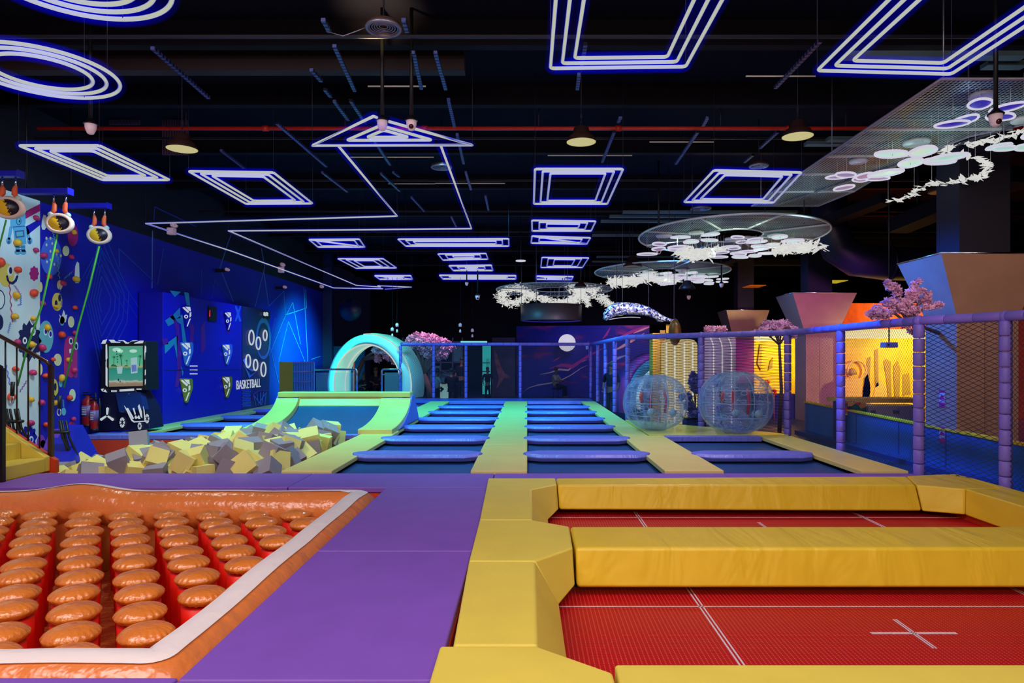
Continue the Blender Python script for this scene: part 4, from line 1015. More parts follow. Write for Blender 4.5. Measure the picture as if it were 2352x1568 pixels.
for a,c in (((583,908),(588,932)),((590,903),(594,930)),((598,900),(598,930)),((606,898),(601,930)),((612,898),(608,930)),((583,908),(600,930)),((612,900),(592,930))): nb.bar(onx(a[0],a[1],-8.49),onx(c[0],c[1],-8.49),.01,.02)
O('net_print',nb,M['brightline'],bp)
dec2([[(557,826),(566,820),(572,845),(585,850),(578,853),(566,845)],[(560,838),(575,862),(590,852),(572,868)]],'skyblue','swoosh_print',bp,o=.012)
def text_mesh(name,s,size,m,parent,origin,xdir,zdir,ext=.004,sx=1):
    cu=bpy.data.curves.new(name,'FONT'); cu.body=s; cu.size=size; cu.extrude=ext; cu.align_x='CENTER'
    o=bpy.data.objects.new(name,cu); COL.objects.link(o)
    bpy.context.view_layer.update(); dg=bpy.context.evaluated_depsgraph_get()
    me=bpy.data.meshes.new_from_object(o.evaluated_get(dg)); bpy.data.objects.remove(o)
    xd=Vector(xdir).normalized(); zd=Vector(zdir).normalized(); nd=xd.cross(zd)
    for v in me.vertices: c=v.co.copy(); v.co=Vector(origin)+xd*c.x*sx+zd*c.y+nd*c.z
    me.materials.append(m); q=bpy.data.objects.new(name,me); COL.objects.link(q); q.parent=parent; return q
ct=onx(572,891,-8.488)
text_mesh('lettering','BASKETBALL',.38,M['glowwhite'],bp,ct,(0,1,0),(0,0,1),sx=.85)
# ================================================================ RACING CABINET
ar=T('arcade_machine','black racing arcade cabinet with a beach scene on its bright screen','arcade machine')
YA=14.3
def ap(px,py,Y=YA): return at(px,py,Y)
def apoly(pts,m,name,Y=YA,d=.01,par=None,lab=None):
    mb=MB()
    for q in pts: mb.prism([ap(x,y,Y) for x,y in q],(0,-d,0))
    return O(name,mb,m,par or ar,label=lab)
# monitor housing
O('monitor_housing',MB().prism([ap(234,785),ap(334,783),ap(336,896),ap(230,898)],(0,.5,0)),M['black'],ar,bevel=.02)
O('lower_cabinet',MB().prism([ap(238,900),ap(262,893),ap(310,893),ap(335,935),ap(345,985),ap(220,992),ap(222,950)],(0,.55,0)),mat('black_cabinet_side',(.004,.006,.035),.4),ar,bevel=.02)
O('control_deck',MB().prism([ap(265,902,YA-.02),ap(322,900,YA-.02),ap(330,938,YA-.25),ap(274,946,YA-.25)],(0,.2,-.04)),mat('dark_blue_deck',(.006,.02,.12),.35),ar)
# screen picture
scr=O('screen',MB().prism([ap(251,795,YA),ap(328,794,YA),ap(328,886,YA),ap(251,888,YA)],(0,-.012,0)),M['black'],ar)
sm=bpy.data.materials.new('beach_scene_screen'); sm.use_nodes=True; nt=sm.node_tree; N=nt.nodes; L=nt.links; N.clear()
out=N.new('ShaderNodeOutputMaterial'); em=N.new('ShaderNodeEmission'); em.inputs[1].default_value=.75
tc=N.new('ShaderNodeTexCoord'); sx=N.new('ShaderNodeSeparateXYZ'); L.new(tc.outputs['Generated'],sx.inputs[0])
no=N.new('ShaderNodeTexNoise'); no.inputs['Scale'].default_value=7; no.inputs['Detail'].default_value=5; L.new(tc.outputs['Generated'],no.inputs[0])
v=mth(nt,'ADD',sx.outputs[2],mth(nt,'MULTIPLY',mth(nt,'SUBTRACT',no.outputs[0],.5),.10))
cr=N.new('ShaderNodeValToRGB'); E=cr.color_ramp.elements; E[0].position=0; E[0].color=srgb('8a7a68'); E[1].position=1; E[1].color=srgb('5fa890')
for pos,c in ((.10,'a08c78'),(.13,'b8c4b4'),(.17,'4a9c90'),(.30,'3c9c8c'),(.44,'2c9484'),(.455,'508a60'),(.50,'a8b48c'),(.56,'62c09c'),(.8,'58b894')):
    e=E.new(pos); e.color=srgb(c)
L.new(v,cr.inputs[0]); L.new(cr.outputs[0],em.inputs[0]); L.new(em.outputs[0],out.inputs[0]); scr.data.materials.clear(); scr.data.materials.append(sm)
def em_mat(n,h,s=.6): return mat(n,h,.5,emit=h,es=s)
palm=em_mat('screen_palm','206848',.7); pal=em_mat('screen_glass','90b4ae',.6); whc=em_mat('screen_cloud','a8d0bc',.6)
def star(cx,cy,r,n=7,sq=.8): return [(cx+(r if i%2==0 else r*.3)*math.cos(pi*i/n),cy+(r if i%2==0 else r*.3)*sq*math.sin(pi*i/n)) for i in range(2*n)]
SY=YA-.0125
apoly([star(262,820,6),[(261,820),(262.5,820),(262,841),(260.5,841)],star(277,816,8),[(276,816),(278,816),(281,840),(279,840)],star(291,828,4),[(290.5,828),(291.5,828),(293,840),(292,840)],star(322,818,7),[(321,818),(323,818),(321,841),(319.5,841)],[(254,841),(258,836),(266,838),(270,842)],[(284,841),(290,838),(296,841)]],palm,'screen_palms',SY,.001,scr)
apoly([[(300,822),(315,820),(316,856),(301,858)],[(268,842),(282,842),(280,858),(270,858)]],pal,'screen_glasses',SY,.001,scr)
apoly([[(302,838),(313,837),(314,852),(303,854)]],em_mat('screen_drink','5a6ca8',.6),'screen_drink',SY-.001,.001,scr)
apoly([ell(268,803,10,5,14),ell(306,806,9,4,14),ell(276,806,7,4,12)],whc,'screen_clouds',SY,.001,scr)
apoly([ell(268+.5*k,807+6*k,1.4,1.6,8) for k in range(5)]+[ell(272,872,1.4,3,8),ell(276,876,1.4,2,8)],em_mat('screen_dots','301c58',.5),'screen_dots',SY-.002,.001,scr)
# glowing trim on the housing
gl=[[(237,781),(246,779),(242,789),(233,789)],[(250,780),(262,780),(266,784),(277,785),(276,787),(256,787)],[(272,781),(285,781),(292,786),(298,786),(306,781),(318,781),(312,783),(300,784),(295,789),(289,789),(283,783),(273,783)],[(310,787),(322,782),(330,782),(328,788),(308,789)],
    [(243,792),(246,790),(247,822),(244,828),(243,826)],[(243,830),(245,826),(245,842),(247,846),(247,888),(243,884)],[(333,793),(336,796),(336,808),(334,810),(333,826),(332,808)],[(333,850),(335,848),(335,860),(333,862)],[(333,872),(335,870),(335,880),(333,884)],
    [(232,893),(239,892),(235,899)],[(237,899),(242,894),(246,901)],[(275,894),(308,892),(308,897),(275,899)]]+[[(256+4.5*k,896),(259+4.5*k,896),(259+4.5*k,900),(256+4.5*k,900)] for k in range(3)]+[[(314+4*k,892),(317+4*k,892),(317+4*k,895),(314+4*k,895)] for k in range(3)]
apoly(gl,M['glowwhite'],'glowing_trim',YA-.021,.008)
def blade(cx,cy,ang,r0,r1,w): 
    c,s=math.cos(ang),math.sin(ang); return [(cx+c*r0-s*w*.6,cy+s*r0+c*w*.6),(cx+c*(r1-2)-s*w,cy+s*(r1-2)+c*w),(cx+c*r1,cy+s*r1),(cx+c*(r1-2)+s*w,cy+s*(r1-2)-c*w),(cx+c*r0+s*w*.6,cy+s*r0-c*w*.6)]
apoly([blade(246,954,a,2,19,3) for a in (-1.5,.62,2.55)],M['glowwhite'],'glowing_blade_mark',YA-.02,.008)
def dial(cx,cy,rx,ry): return [[(cx+rx*math.cos(a-.28),cy+ry*math.sin(a-.28)),(cx+rx*math.cos(a+.28),cy+ry*math.sin(a+.28)),(cx+rx*.45*math.cos(a+.2),cy+ry*.45*math.sin(a+.2)),(cx+rx*.45*math.cos(a-.2),cy+ry*.45*math.sin(a-.2))] for a in [2*pi*i/8 for i in range(8)]]
apoly(dial(281,970,6,12)+dial(321,978,4.5,8.5)+dial(338,961,5,11),M['glowwhite'],'glowing_dial_mark',YA-.02,.008)
apoly([[(285,931),(289,935),(305,964),(309,967),(332,966),(329,932),(332,942),(334,968),(308,970),(302,966)],[(291,938),(294,936),(305,955),(308,961),(305,962)],[(317,933),(320,928),(326,945),(327,960),(323,956)],[(305,937),(308,936),(312,950),(310,953)],[(309,958),(312,953),(316,960),(312,962)],[(315,958),(319,953),(323,961),(319,962)]],M['glowwhite'],'glowing_chevron_mark',YA-.26,.006)
apoly([[(295,904),(299,904),(299,907),(295,907)]],M['glowwhite'],'coin_lamp',YA-.03,.008)
# fire extinguishers
M['extred']=mat('extinguisher_red_paint',(.35,.01,.012),.3); M['extlab']=mat('extinguisher_label',(.20,.12,.35),.5)
def ext(px,py,Y,h,r,lab):
    c=at(px,py,Y); t=T('fire_extinguisher',lab,'fire extinguisher')
    O('cylinder',MB().lathe([(r*.9,0),(r,.03),(r,h*.78),(r*.8,h*.88),(r*.35,h*.94),(r*.3,h)],c,20),M['extred'],t)
    O('base_ring',MB().lathe([(r*1.03,-.01),(r*1.03,.04)],c,20),M['black'],t)
    mb=MB(); mb.box(c.x-.09,c.x+.05,c.y-.02,c.y+.02,c.z+h,c.z+h+.03); mb.box(c.x-.09,c.x+.03,c.y-.02,c.y+.02,c.z+h+.05,c.z+h+.07); O('valve_handle',mb,M['black'],t)
    O('hose',MB().tube([c+Vector((0,0,h)),c+Vector((r*1.5,-.02,h+.05)),c+Vector((r*1.7,-.02,h*.6)),c+Vector((r*1.3,-.03,h*.15))],.014,8),M['black'],t)
    mb=MB(); mb.lathe([(r*1.01,h*.32),(r*1.01,h*.68)],c,20); O('label_band',mb,M['extlab'],t)
    mb=MB()
    for k in range(5): mb.box(c.x-r*.5,c.x+r*.35,c.y-r*1.04,c.y-r*1.02,c.z+h*(.38+.055*k),c.z+h*(.40+.055*k))
    O('label_lines',mb,M['pwhiteprint'],t)
ext(202,978,13.95,.62,.11,'larger red fire extinguisher standing left of the racing cabinet')
ext(217,988,13.85,.60,.075,'slimmer red fire extinguisher between the larger one and the racing cabinet')

# olive panel with wire rack, glass rails
pn=T('display_rack','olive panel joined to a blue wire rack at the far end of the blue wall','rack')
Yr=21.5
def q4(x0,y0,x1,y1,Y,d): a=at(x0,y1,Y); c=at(x1,y0,Y); return MB().box(a.x,c.x,Y,Y+d,a.z,c.z)
O('olive_panel',q4(642,831,672,925,Yr,.12),M['olive'],pn)
O('blue_back',q4(672,832,722,925,Yr+.05,.05),M['skyblue'],pn)
mb=MB()
for k in range(9): a=at(674+5.6*k,925,Yr); c=at(674+5.6*k,832,Yr); mb.tube([a,c],.006,5)
O('upright_wire',mb,M['navypanel'],pn)
mb=MB()
for y in (832,854,877,898): mb.bar(at(672,y,Yr-.02),at(721,y-1.5,Yr-.02),.02,.03)
O('shelf_bar',mb,M['chrome'],pn)
M['glass']=mat('clear_glass',(.5,.7,.8),.05); M['glass'].node_tree.nodes['Principled BSDF'].inputs['Alpha'].default_value=.14
def grail(x0,x1,y0,y1,Y,lab):
    t=T('glass_railing',lab,'railing','steel and glass railings')
    a=at(x0,y0,Y); c=at(x1,y1,Y); r=.035
    O('steel_frame',MB().tube([(a.x,Y,c.z),(a.x,Y,a.z-.06),(a.x+.03,Y,a.z-.015),(a.x+.07,Y,a.z),(c.x-.07,Y,a.z),(c.x-.03,Y,a.z-.015),(c.x,Y,a.z-.06),(c.x,Y,c.z)],r,8),M['chrome'],t)
    O('glass_pane',MB().box(a.x+.1,c.x-.1,Y-.005,Y+.005,c.z+.1,a.z-.12),M['glass'],t)
    mb=MB()
    for x in (a.x+.06,c.x-.06): mb.box(x-.04,x+.04,Y-.02,Y+.02,a.z-.22,a.z-.17).box(x-.04,x+.04,Y-.02,Y+.02,c.z+.2,c.z+.25)
    O('glass_clamp',mb,M['chrome'],t)
grail(720,820,848,920,25.6,'long steel and glass railing before the left leg of the glowing arch')
grail(877,922,848,920,25.6,'short steel and glass railing under the cherry tree')

# ================================================================ GLOWING ARCH
arch=T('glowing_arch','big teal ring arch with glowing inner bands','arch')
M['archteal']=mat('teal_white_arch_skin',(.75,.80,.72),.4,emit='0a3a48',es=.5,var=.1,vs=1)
M['archinner']=mat('pale_arch_inner_band',(.7,.8,.75),.5,emit='8cc4b4',es=.95)
M['archgrey']=mat('textured_grey_arch_liner',(.30,.30,.40),.6,bump=.6,bs=60)
M['archglow']=neon('arch_light_strip','c0d0c4','80c0b8',1.0,.5)
C0=at(857,884,27.5); Ro=2.07; yaw=.42
MR=Matrix.Rotation(-yaw,3,'Z')
def archsurf(prof,name,m,n=64,a0=-.22,a1=pi+.22,lab=None):
    vs=[];fs=[];k_=len(prof)
    for i in range(n+1):
        a=a0+(a1-a0)*i/n
        for r_,d in prof: vs.append(C0+MR@Vector((r_*math.cos(a),d,r_*math.sin(a))))
    for i in range(n):
        for j in range(k_-1): fs.append((i*k_+j,(i+1)*k_+j,(i+1)*k_+j+1,i*k_+j+1))
    return O(name,MB().add(vs,fs,True),m,arch,label=lab)
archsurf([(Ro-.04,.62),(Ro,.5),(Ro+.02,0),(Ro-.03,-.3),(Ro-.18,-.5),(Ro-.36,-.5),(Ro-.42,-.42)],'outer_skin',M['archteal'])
archsurf([(Ro-.42,-.42),(Ro-.43,-.1),(Ro-.43,.3),(Ro-.40,.6),(Ro-.04,.62)],'inner_liner',M['archinner'])
for d in (-.40,.28): 
    pts=[C0+MR@Vector(((Ro-.445)*math.cos(a),d,(Ro-.445)*math.sin(a))) for a in [-.22+(pi+.44)*i/64 for i in range(65)]]
    O('light_strip',MB().tube(pts,.035,6),M['archglow'],arch)
pts=[C0+MR@Vector(((Ro-.02)*math.cos(a),-.33,(Ro-.02)*math.sin(a))) for a in [-.22+(1.9)*i/64 for i in range(65)]]
O('rim_strip',MB().tube(pts,.018,6),M['archglow'],arch)

# ================================================================ LOUNGE BEHIND THE ARCH
lb=T('lounge_partition','dark blue framed glass partition behind the cherry tree','partition')
mb=MB()
for x in (925,952,985,1012,1040,1062): mb.bar(at(x,905,31),at(x,775,31),.06,.06)
for y in (785,832,851,880): mb.bar(at(925,y,31),at(1075,y,31),.05,.05)
mb.bar(at(1010,850,30.9),at(1060,868,30.9),.06,.06)
O('frame_bars',mb,mat('dark_blue_frame_paint',(.01,.02,.08),.5),lb)
M['dimteal']=mat('dim_teal_glass',(.02,.08,.12),.3,emit='0a2a3c',es=.35)
mb=MB()
for (x0,y0,x1,y1) in ((926,790,950,870),(987,840,1010,880),(1014,856,1038,880),(1042,795,1060,830)): 
    a=at(x0,y1,31.1); c=at(x1,y0,31.1); mb.box(a.x,c.x,31.1,31.12,a.z,c.z)
O('glass_pane',mb,M['dimteal'],lb)
M['cyanlit']=mat('lit_cyan_curtain',(.1,.6,.6),.6,emit='28a8a8',es=.8)
cy=T('light_column','bright cyan lit column behind the net left of the galaxy mural','light column')
a=at(1108,905,30.5); c=at(1127,793,30.5); O('column_face',MB().box(a.x,c.x,30.5,30.7,a.z,c.z),M['cyanlit'],cy)
mb=MB()
for k in range(4): mb.bar(at(1117+3*k,855,30.4),at(1117+3*k,823,30.4),.015,.015)
for y in (833,853,872): mb.bar(at(1106,y,30.4),at(1126,y,30.4),.04,.04)
O('rack_bar',mb,M['black'],cy)
a=at(1058,789,29.5); c=at(1118,783,29.5)
o=O('light_bar',MB().box(a.x,c.x,29.5,29.8,a.z,c.z),em_mat('cyan_tube_light','78d8dc',.9)); tag(o,'horizontal cyan tube light left of the galaxy mural','light')
cp=T('glass_cylinder','cyan-lit glass cylinder seen through the glowing arch','glass cylinder')
M['cyl']=mat('blue_lit_glass',(.02,.12,.30),.25,emit='063058',es=.5,var=.4,vs=2)
c=at(795,905,32); O('glass_drum',MB().lathe([(.85,0),(.85,2.3)],Vector((c.x,c.y,-.2)),32),M['cyl'],cp)
mb=MB(); mb.tube([at(804,905,28.6),at(804,800,28.6)],.03,6); O('light_tube',mb,em_mat('cyan_thin_tube','4cb8c8',.7),cp)
mb=MB(); mb.tube([at(813,905,28.6),at(813,800,28.6)],.035,6); O('warm_reflection_post',mb,mat('warm_reflection_glow',(.6,.2,.12),.3,metal=.6,emit='7a3830',es=.5),cp)  # warm reflection painted in as a faintly glowing post
tb=T('counter_table','white lit table between the two seated people','table'); a=at(1014,901,29); c=at(1028,880,29)
O('table_panel',MB().box(a.x-.05,c.x+.05,28.9,29.4,-.25,c.z),mat('pale_table',(.6,.65,.6),.5,emit='7c8c80',es=.5),tb,bevel=.02)
O('table_leg',MB().box(a.x+.05,a.x+.15,29.45,29.6,-.25,c.z-.02),M['steel'],tb)

# ================================================================ PEOPLE
def person(px,py_base,Y,pose,lab,shirt,z0=-.25,facing=0,s=1.0):
    c=at(px,py_base,Y); base=Vector((c.x,Y,z0))
    t=T('person',lab,'person'); rot=Matrix.Rotation(facing,3,'Z')
    def W(v): return base+rot@(Vector(v)*s)
    if pose=='sit': J=dict(pel=(0,0,.48),che=(0,.03,.82),nk=(0,.0,1.02),hd=(0,-.02,1.12),ht=(0,-.02,1.26),ls=(-.19,.02,.97),le=(-.25,-.12,.74),lh=(-.16,-.34,.72),rs=(.19,.02,.97),re=(.25,-.12,.74),rh=(.16,-.34,.72),lk=(-.13,-.42,.50),lf=(-.13,-.42,.06),rk=(.13,-.42,.50),rf=(.13,-.42,.06),lt=(-.13,-.56,.04),rt=(.13,-.56,.04))
    else: J=dict(pel=(0,0,.92),che=(0,0,1.25),nk=(0,0,1.45),hd=(0,-.01,1.54),ht=(0,-.01,1.69),ls=(-.20,0,1.38),le=(-.27,.02,1.10),lh=(-.25,-.10,.86),rs=(.20,0,1.38),re=(.27,.02,1.10),rh=(.25,-.10,.86),lk=(-.10,-.02,.49),lf=(-.11,0,.07),rk=(.10,-.03,.49),rf=(.12,.02,.07),lt=(-.12,-.15,.04),rt=(.13,-.13,.04))
    Rr=dict(pel=.14,che=.15,nk=.055,hd=.085,ht=.085,ls=.06,le=.042,lh=.035,rs=.06,re=.042,rh=.035,lk=.06,lf=.04,rk=.06,rf=.04,lt=.035,rt=.035)
    E=[('pel','che'),('che','nk'),('nk','hd'),('hd','ht'),('che','ls'),('ls','le'),('le','lh'),('che','rs'),('rs','re'),('re','rh'),('pel','lk'),('lk','lf'),('lf','lt'),('pel','rk'),('rk','rf'),('rf','rt')]
    def skin(names,edges,name,m,grow=0):
        me=bpy.data.meshes.new(name); idx={k:i for i,k in enumerate(names)}
        me.from_pydata([W(J[k]) for k in names],[(idx[a],idx[b_]) for a,b_ in edges],[])
        o=bpy.data.objects.new(name,me); COL.objects.link(o)
        me.materials.append(m)
        o.modifiers.new('Skin','SKIN'); su=o.modifiers.new('Sub','SUBSURF'); su.levels=1; su.render_levels=2
        for i,k in enumerate(names):
            sv=me.skin_vertices[0].data[i]; r_=(Rr[k]+grow)*s; sv.radius=(r_,r_*.85); sv.use_root=(k in('pel','che') and i==0)
        o.parent=t; return o
    nm=list(J); skin(nm,E,'body',M['skin'])
    sh=['che','pel','ls','le','rs','re']; skin(sh,[('che','pel'),('che','ls'),('ls','le'),('che','rs'),('rs','re')],'shirt',shirt,.022)
    skin(['pel','lk','lf','rk','rf'],[('pel','lk'),('lk','lf'),('pel','rk'),('rk','rf')],'trousers',M['shirtdark'],.02)
    h=W(J['ht']); O('hair',MB().ball(h+rot@Vector((0,.03,.0)),.105*s,14,10,(.92,1.02,.95)),M['hair'],t)
    f=MB(); hd=W((J['hd'][0],J['hd'][1]-.105,J['hd'][2]+.05)); f.ball(hd,.018*s,8,6)
    O('nose',f,M['skin'],t)
    mb=MB(); 
    for k in (-1,1): mb.ball(W((k*.032,J['hd'][1]-.085,J['hd'][2]+.085)),.011*s,8,6)
    O('eyes',mb,M['black'],t)
    for k in (-1,1): 
        e=MB().ball(W((k*.09,J['hd'][1],J['hd'][2]+.05)),.022*s,8,6,(.5,1,1.3)); O('ear',e,M['skin'],t)
        hn='lh' if k<0 else 'rh'; p0=J[hn]; fm=MB()
        for q in range(4): a=W((p0[0]+(q-1.5)*.018,p0[1]-.03,p0[2]-.03)); b_=W((p0[0]+(q-1.5)*.022,p0[1]-.07,p0[2]-.075+.006*abs(q-1.5))); fm.tube([a,b_],.008*s,6)
        fm.tube([W((p0[0]-k*.03,p0[1]-.02,p0[2])),W((p0[0]-k*.055,p0[1]-.05,p0[2]-.03))],.009*s,6)
        O('fingers',fm,M['skin'],t)
    return t
M['stoolm']=M['blackmetal']
def stool(px,Y,lab,z0=-.25):
    c=at(px,900,Y); t=T('stool',lab,'stool','dark stools in the lounge')
    O('seat',MB().lathe([(.18,.40),(.19,.45),(.001,.45)],(c.x,Y,z0),16),M['shirtdark'],t); 
    for k in range(4): a=pi/4+k*pi/2; O('leg',MB().tube([(c.x+.12*math.cos(a),Y+.12*math.sin(a),z0+.4),(c.x+.17*math.cos(a),Y+.17*math.sin(a),z0)],.012,6),M['blackmetal'],t)
person(1005,905,29,'sit','seated person in pale shirt with dark hair, left of the white table',M['shirtlight'],facing=pi*.6,s=1.02); stool(1005,29,'stool under the person in the pale shirt')
person(1037,905,28.6,'sit','seated person in black seen from behind, right of the white table',M['shirtdark'],facing=pi,s=1.05); stool(1037,28.6,'stool under the person in black')
person(1120,905,29.6,'stand','dark silhouette of a person standing before the cyan column',M['shirtdark'],facing=.3,s=.8)
person(1060,905,29.8,'stand','dark silhouette of a standing person right of the seated person in black',M['shirtdark'],facing=-.4,s=1.05)
person(1277,905,31,'sit','seated person with dark hair and pale-sleeved top before the galaxy mural',mat('patterned_pale_cloth',(.2,.18,.12),.8,var=.4,vs=30),facing=1.1,s=1.05); stool(1277,31,'stool under the person before the galaxy mural')
person(863,905,29.8,'sit','dark silhouette of a seated person seen through the arch',M['shirtdark'],facing=.4,s=1.05); stool(863,29.8,'stool under the person seen through the arch')
person(836,905,29.2,'sit','dark seated person near the blue glass cylinder inside the arch',M['shirtdark'],facing=-.6,s=.9); stool(836,29.2,'stool near the blue glass cylinder')
person(1404,965,21.5,'stand','person in dark clothes and red top standing between the portal and the left bubble ball',M['shirtdark'],facing=-.5,s=.95)

# ================================================================ GALAXY MURAL WALL
gw=T('galaxy_mural','dark blue galaxy mural wall with magenta and peach light streaks','mural')
M['galaxy']=mat('galaxy_print',(.004,.003,.12),.6); nt=M['galaxy'].node_tree; N,L,p=nodes(M['galaxy'])
tc=N.new('ShaderNodeTexCoord'); mp=N.new('ShaderNodeMapping'); mp.inputs['Rotation'].default_value=(0,math.radians(27),0); mp.inputs['Scale'].default_value=(.32,1,1.7)
L.new(tc.outputs['Object'],mp.inputs[0]); no=N.new('ShaderNodeTexNoise'); no.inputs['Scale'].default_value=1.15; no.inputs['Detail'].default_value=7; no.inputs['Roughness'].default_value=.6; no.inputs['Distortion'].default_value=.5
L.new(mp.outputs[0],no.inputs[0]); cr=N.new('ShaderNodeValToRGB'); E=cr.color_ramp.elements
E[0].position=.0; E[0].color=(.004,.002,.26,1); E[1].position=1; E[1].color=(.7,.4,.4,1)
for pos,c in ((.55,(.003,.002,.22,1)),(.62,(.10,.003,.16,1)),(.70,(.35,.02,.18,1)),(.78,(.6,.25,.25,1))): e=E.new(pos); e.color=c
L.new(no.outputs[0],cr.inputs[0]); L.new(cr.outputs[0],p.inputs['Base Color'])
a=at(1186,905,33); c=at(1499,746,33)
O('mural_wall',MB().prism([(a.x,33,-.25),(c.x,31.0,-.25),(c.x,31.0,3.06),(a.x,33,3.1)],(0,.2,0)),M['galaxy'],gw)
streakc=[mat('peach_streak_print',(.65,.42,.35),.6),mat('magenta_streak_print',(.40,.02,.22),.6),mat('pale_blue_streak_print',(.25,.35,.55),.6)]
def gstreak(pts,w,m,nm='streak_print'):
    P=[];Q=[]
    n=len(pts)
    for i,(x,y) in enumerate(pts):
        X=(x-CX)/F; k=(31.0-33)/(c.x-a.x); Y=(33-k*a.x)/(1-k*X)-.012-.006*R()   # on the slanted wall
        ww=w*math.sin(pi*(i+.15)/(n-.7))
        P.append(at(x,y-ww,Y)); Q.append(at(x,y+ww,Y))
    O(nm,MB().add(P+Q,[(i,i+1,n+i+1,n+i) for i in range(n-1)]),streakc[m],gw)
gstreak([(1199,902),(1215,890),(1235,884),(1262,880),(1290,872),(1310,862),(1335,845),(1350,838)],1.5,0)
gstreak([(1240,860),(1265,855),(1285,848),(1305,850),(1325,835),(1350,825)],2.2,0)
gstreak([(1262,846),(1290,838),(1315,842),(1350,818),(1385,800)],4.5,1)
gstreak([(1410,805),(1430,795),(1455,780),(1480,765)],4,0)
gstreak([(1395,836),(1420,822),(1440,815)],3,2)
gstreak([(1420,775),(1450,762),(1480,752),(1498,749)],4,1)
gstreak([(1455,765),(1475,757),(1498,748)],2.5,0)
gstreak([(1384,778),(1395,765),(1402,752)],5,1)
gstreak([(1268,830),(1280,824),(1290,818)],2,1)
# separate red-brown splash panel left
g2=T('splash_panel','dark panel with a faint red and peach splash print left of the galaxy mural','mural')
a2=at(1130,905,32.5); c2=at(1183,775,32.5); O('panel',MB().box(a2.x,c2.x,32.5,32.6,-.25,c2.z),M['galaxydark'] if 'galaxydark' in M else mat('dark_splash_print',(.02,.003,.05),.6,var=.5,vs=2),g2)
mb=MB()
sp=[at(x,y,32.48) for x,y in ((1134,802),(1142,815),(1150,840),(1160,858),(1170,862),(1172,868),(1158,868),(1150,880),(1140,892),(1146,868),(1140,845),(1136,822))]; mb.prism(sp,(0,-.01,0)); O('splash_print',mb,mat('red_peach_print',(.25,.05,.08),.6,var=.5,vs=4),g2)
c=at(1302,787,31.9); o=T('moon_lamp','round white moon lamp on the galaxy mural','lamp'); O('glowing_disc',MB().lathe([(.001,.0),(.32,.01),(.385,.05),(.40,.10),(.38,.16),(.001,.2)],c,32,'Y'),M['lampwhite'],o); O('hanging_wire',MB().tube([c+Vector((0,-.1,.38)),(c.x,c.y-.1,6.2)],.008,5),M['black'],o)
c=at(1351,786,30); o=T('small_flag','small green flag on a pink-tipped pole standing behind the far net','flag'); O('flag_cloth',MB().prism([c,c+Vector((-.12,0,-.05)),c+Vector((-.1,0,-.32)),c+Vector((.03,0,-.28))],(0,.01,0)),M['plteal'],o); O('flag_pole',MB().tube([c+Vector((0,0,.05)),c+Vector((.12,0,-2.3))],.012,6),M['pmag'],o)

# ================================================================ STRIPED PORTAL AND SHOP FRONTS
po=T('tunnel_portal','round tunnel portal with teal, white and magenta hoops behind the blue net posts','portal')
C1=Vector((4.4,23.5,.2)); mr=Matrix.Rotation(.35,3,'Z')
def hoop(r0,r1,d0,d1,m,nm):
    vs=[];fs=[];n=48
    for i in range(n+1):
        a=-.3+(pi+.6)*i/n
        for r_,d in ((r0,d0),(r1,d0),(r1,d1),(r0,d1)): vs.append(C1+mr@Vector((r_*math.cos(a)*.95,d,r_*math.sin(a)*1.0)))
    for i in range(n):
        for k in range(4): fs.append((i*4+k,i*4+(k+1)%4,(i+1)*4+(k+1)%4,(i+1)*4+k))
    O(nm,MB().add(vs,fs,True),m,po)
M['portteal']=mat('teal_blue_hoop',(.03,.18,.35),.5); M['portw']=mat('cream_lit_hoop',(.8,.75,.65),.5,emit='8a8478',es=.4)
hoop(1.05,1.13,-.75,.3,M['portw'],'cream_hoop'); hoop(1.13,1.42,-.6,.3,M['portteal'],'teal_hoop'); hoop(1.42,1.55,-.5,.3,mat('magenta_hoop',(.25,.03,.35),.5),'magenta_hoop')
vs=[C1+mr@Vector((1.05*math.cos(a)*.95,-.1,1.05*math.sin(a))) for a in [-.3+(pi+.6)*i/40 for i in range(41)]]
O('curtain',MB().prism([v for v in vs],(0,.1,0)),mat('grey_mesh_curtain',(.20,.17,.24),.7,bump=.8,bs=60),po)
M['orangew']=mat('amber_wall_paint',(.80,.38,.02),.6); 
def bx(x0,y0,x1,y1,Y,d,z0=None): a=at(x0,y1,Y); c=at(x1,y0,Y); return MB().box(a.x,c.x,Y,Y+d,a.z if z0 is None else z0,c.z)
am=T('amber_booth','amber-yellow booth wall right of the galaxy mural','booth'); O('booth_wall',bx(1499,745,1530,990,19.2,.5,-.25).box(at(1499,745,19.2).x,at(1562,745,19.2).x,19.2,19.7,at(1530,765,19.2).z,at(1530,745,19.2).z),M['orangew'],am)
O('booth_recess',bx(1516,758,1528,850,19.19,.005),mat('deep_amber_recess',(.5,.2,.01),.6),am)
nb_=T('neon_booth','cream booth panel with rounded top and four glowing vertical tubes','light panel')
Yn=18.2
def roundtop(x0,x1,y0,y1,r,n=6): 
    p=[(x0,y1)]+[(x0+r-r*math.cos(a),y0+r-r*math.sin(a)) for a in [pi/2*i/n for i in range(n+1)]]+[(x1-r+r*math.sin(a),y0+r-r*math.cos(a)) for a in [pi/2*i/n for i in range(n+1)]]+[(x1,y1)]; return p
O('panel',MB().prism([at(x,y,Yn) for x,y in roundtop(1521,1602,779,1002,16)],(0,.12,0)),mat('glowing_cream_panel',(.85,.70,.35),.5,emit='c8b274',es=.75),nb_)
for x in (1531,1550,1572,1591): O('tube_light',MB().tube([at(x,1000,Yn-.05),at(x,786,Yn-.05)],.022,8),em_mat('warm_white_tube','e6dcc4',.9) if x==1531 else bpy.data.materials['warm_white_tube'],nb_)
O('dark_base',bx(1519,1000,1604,1006,Yn,.1),M['navypanel'],nb_)
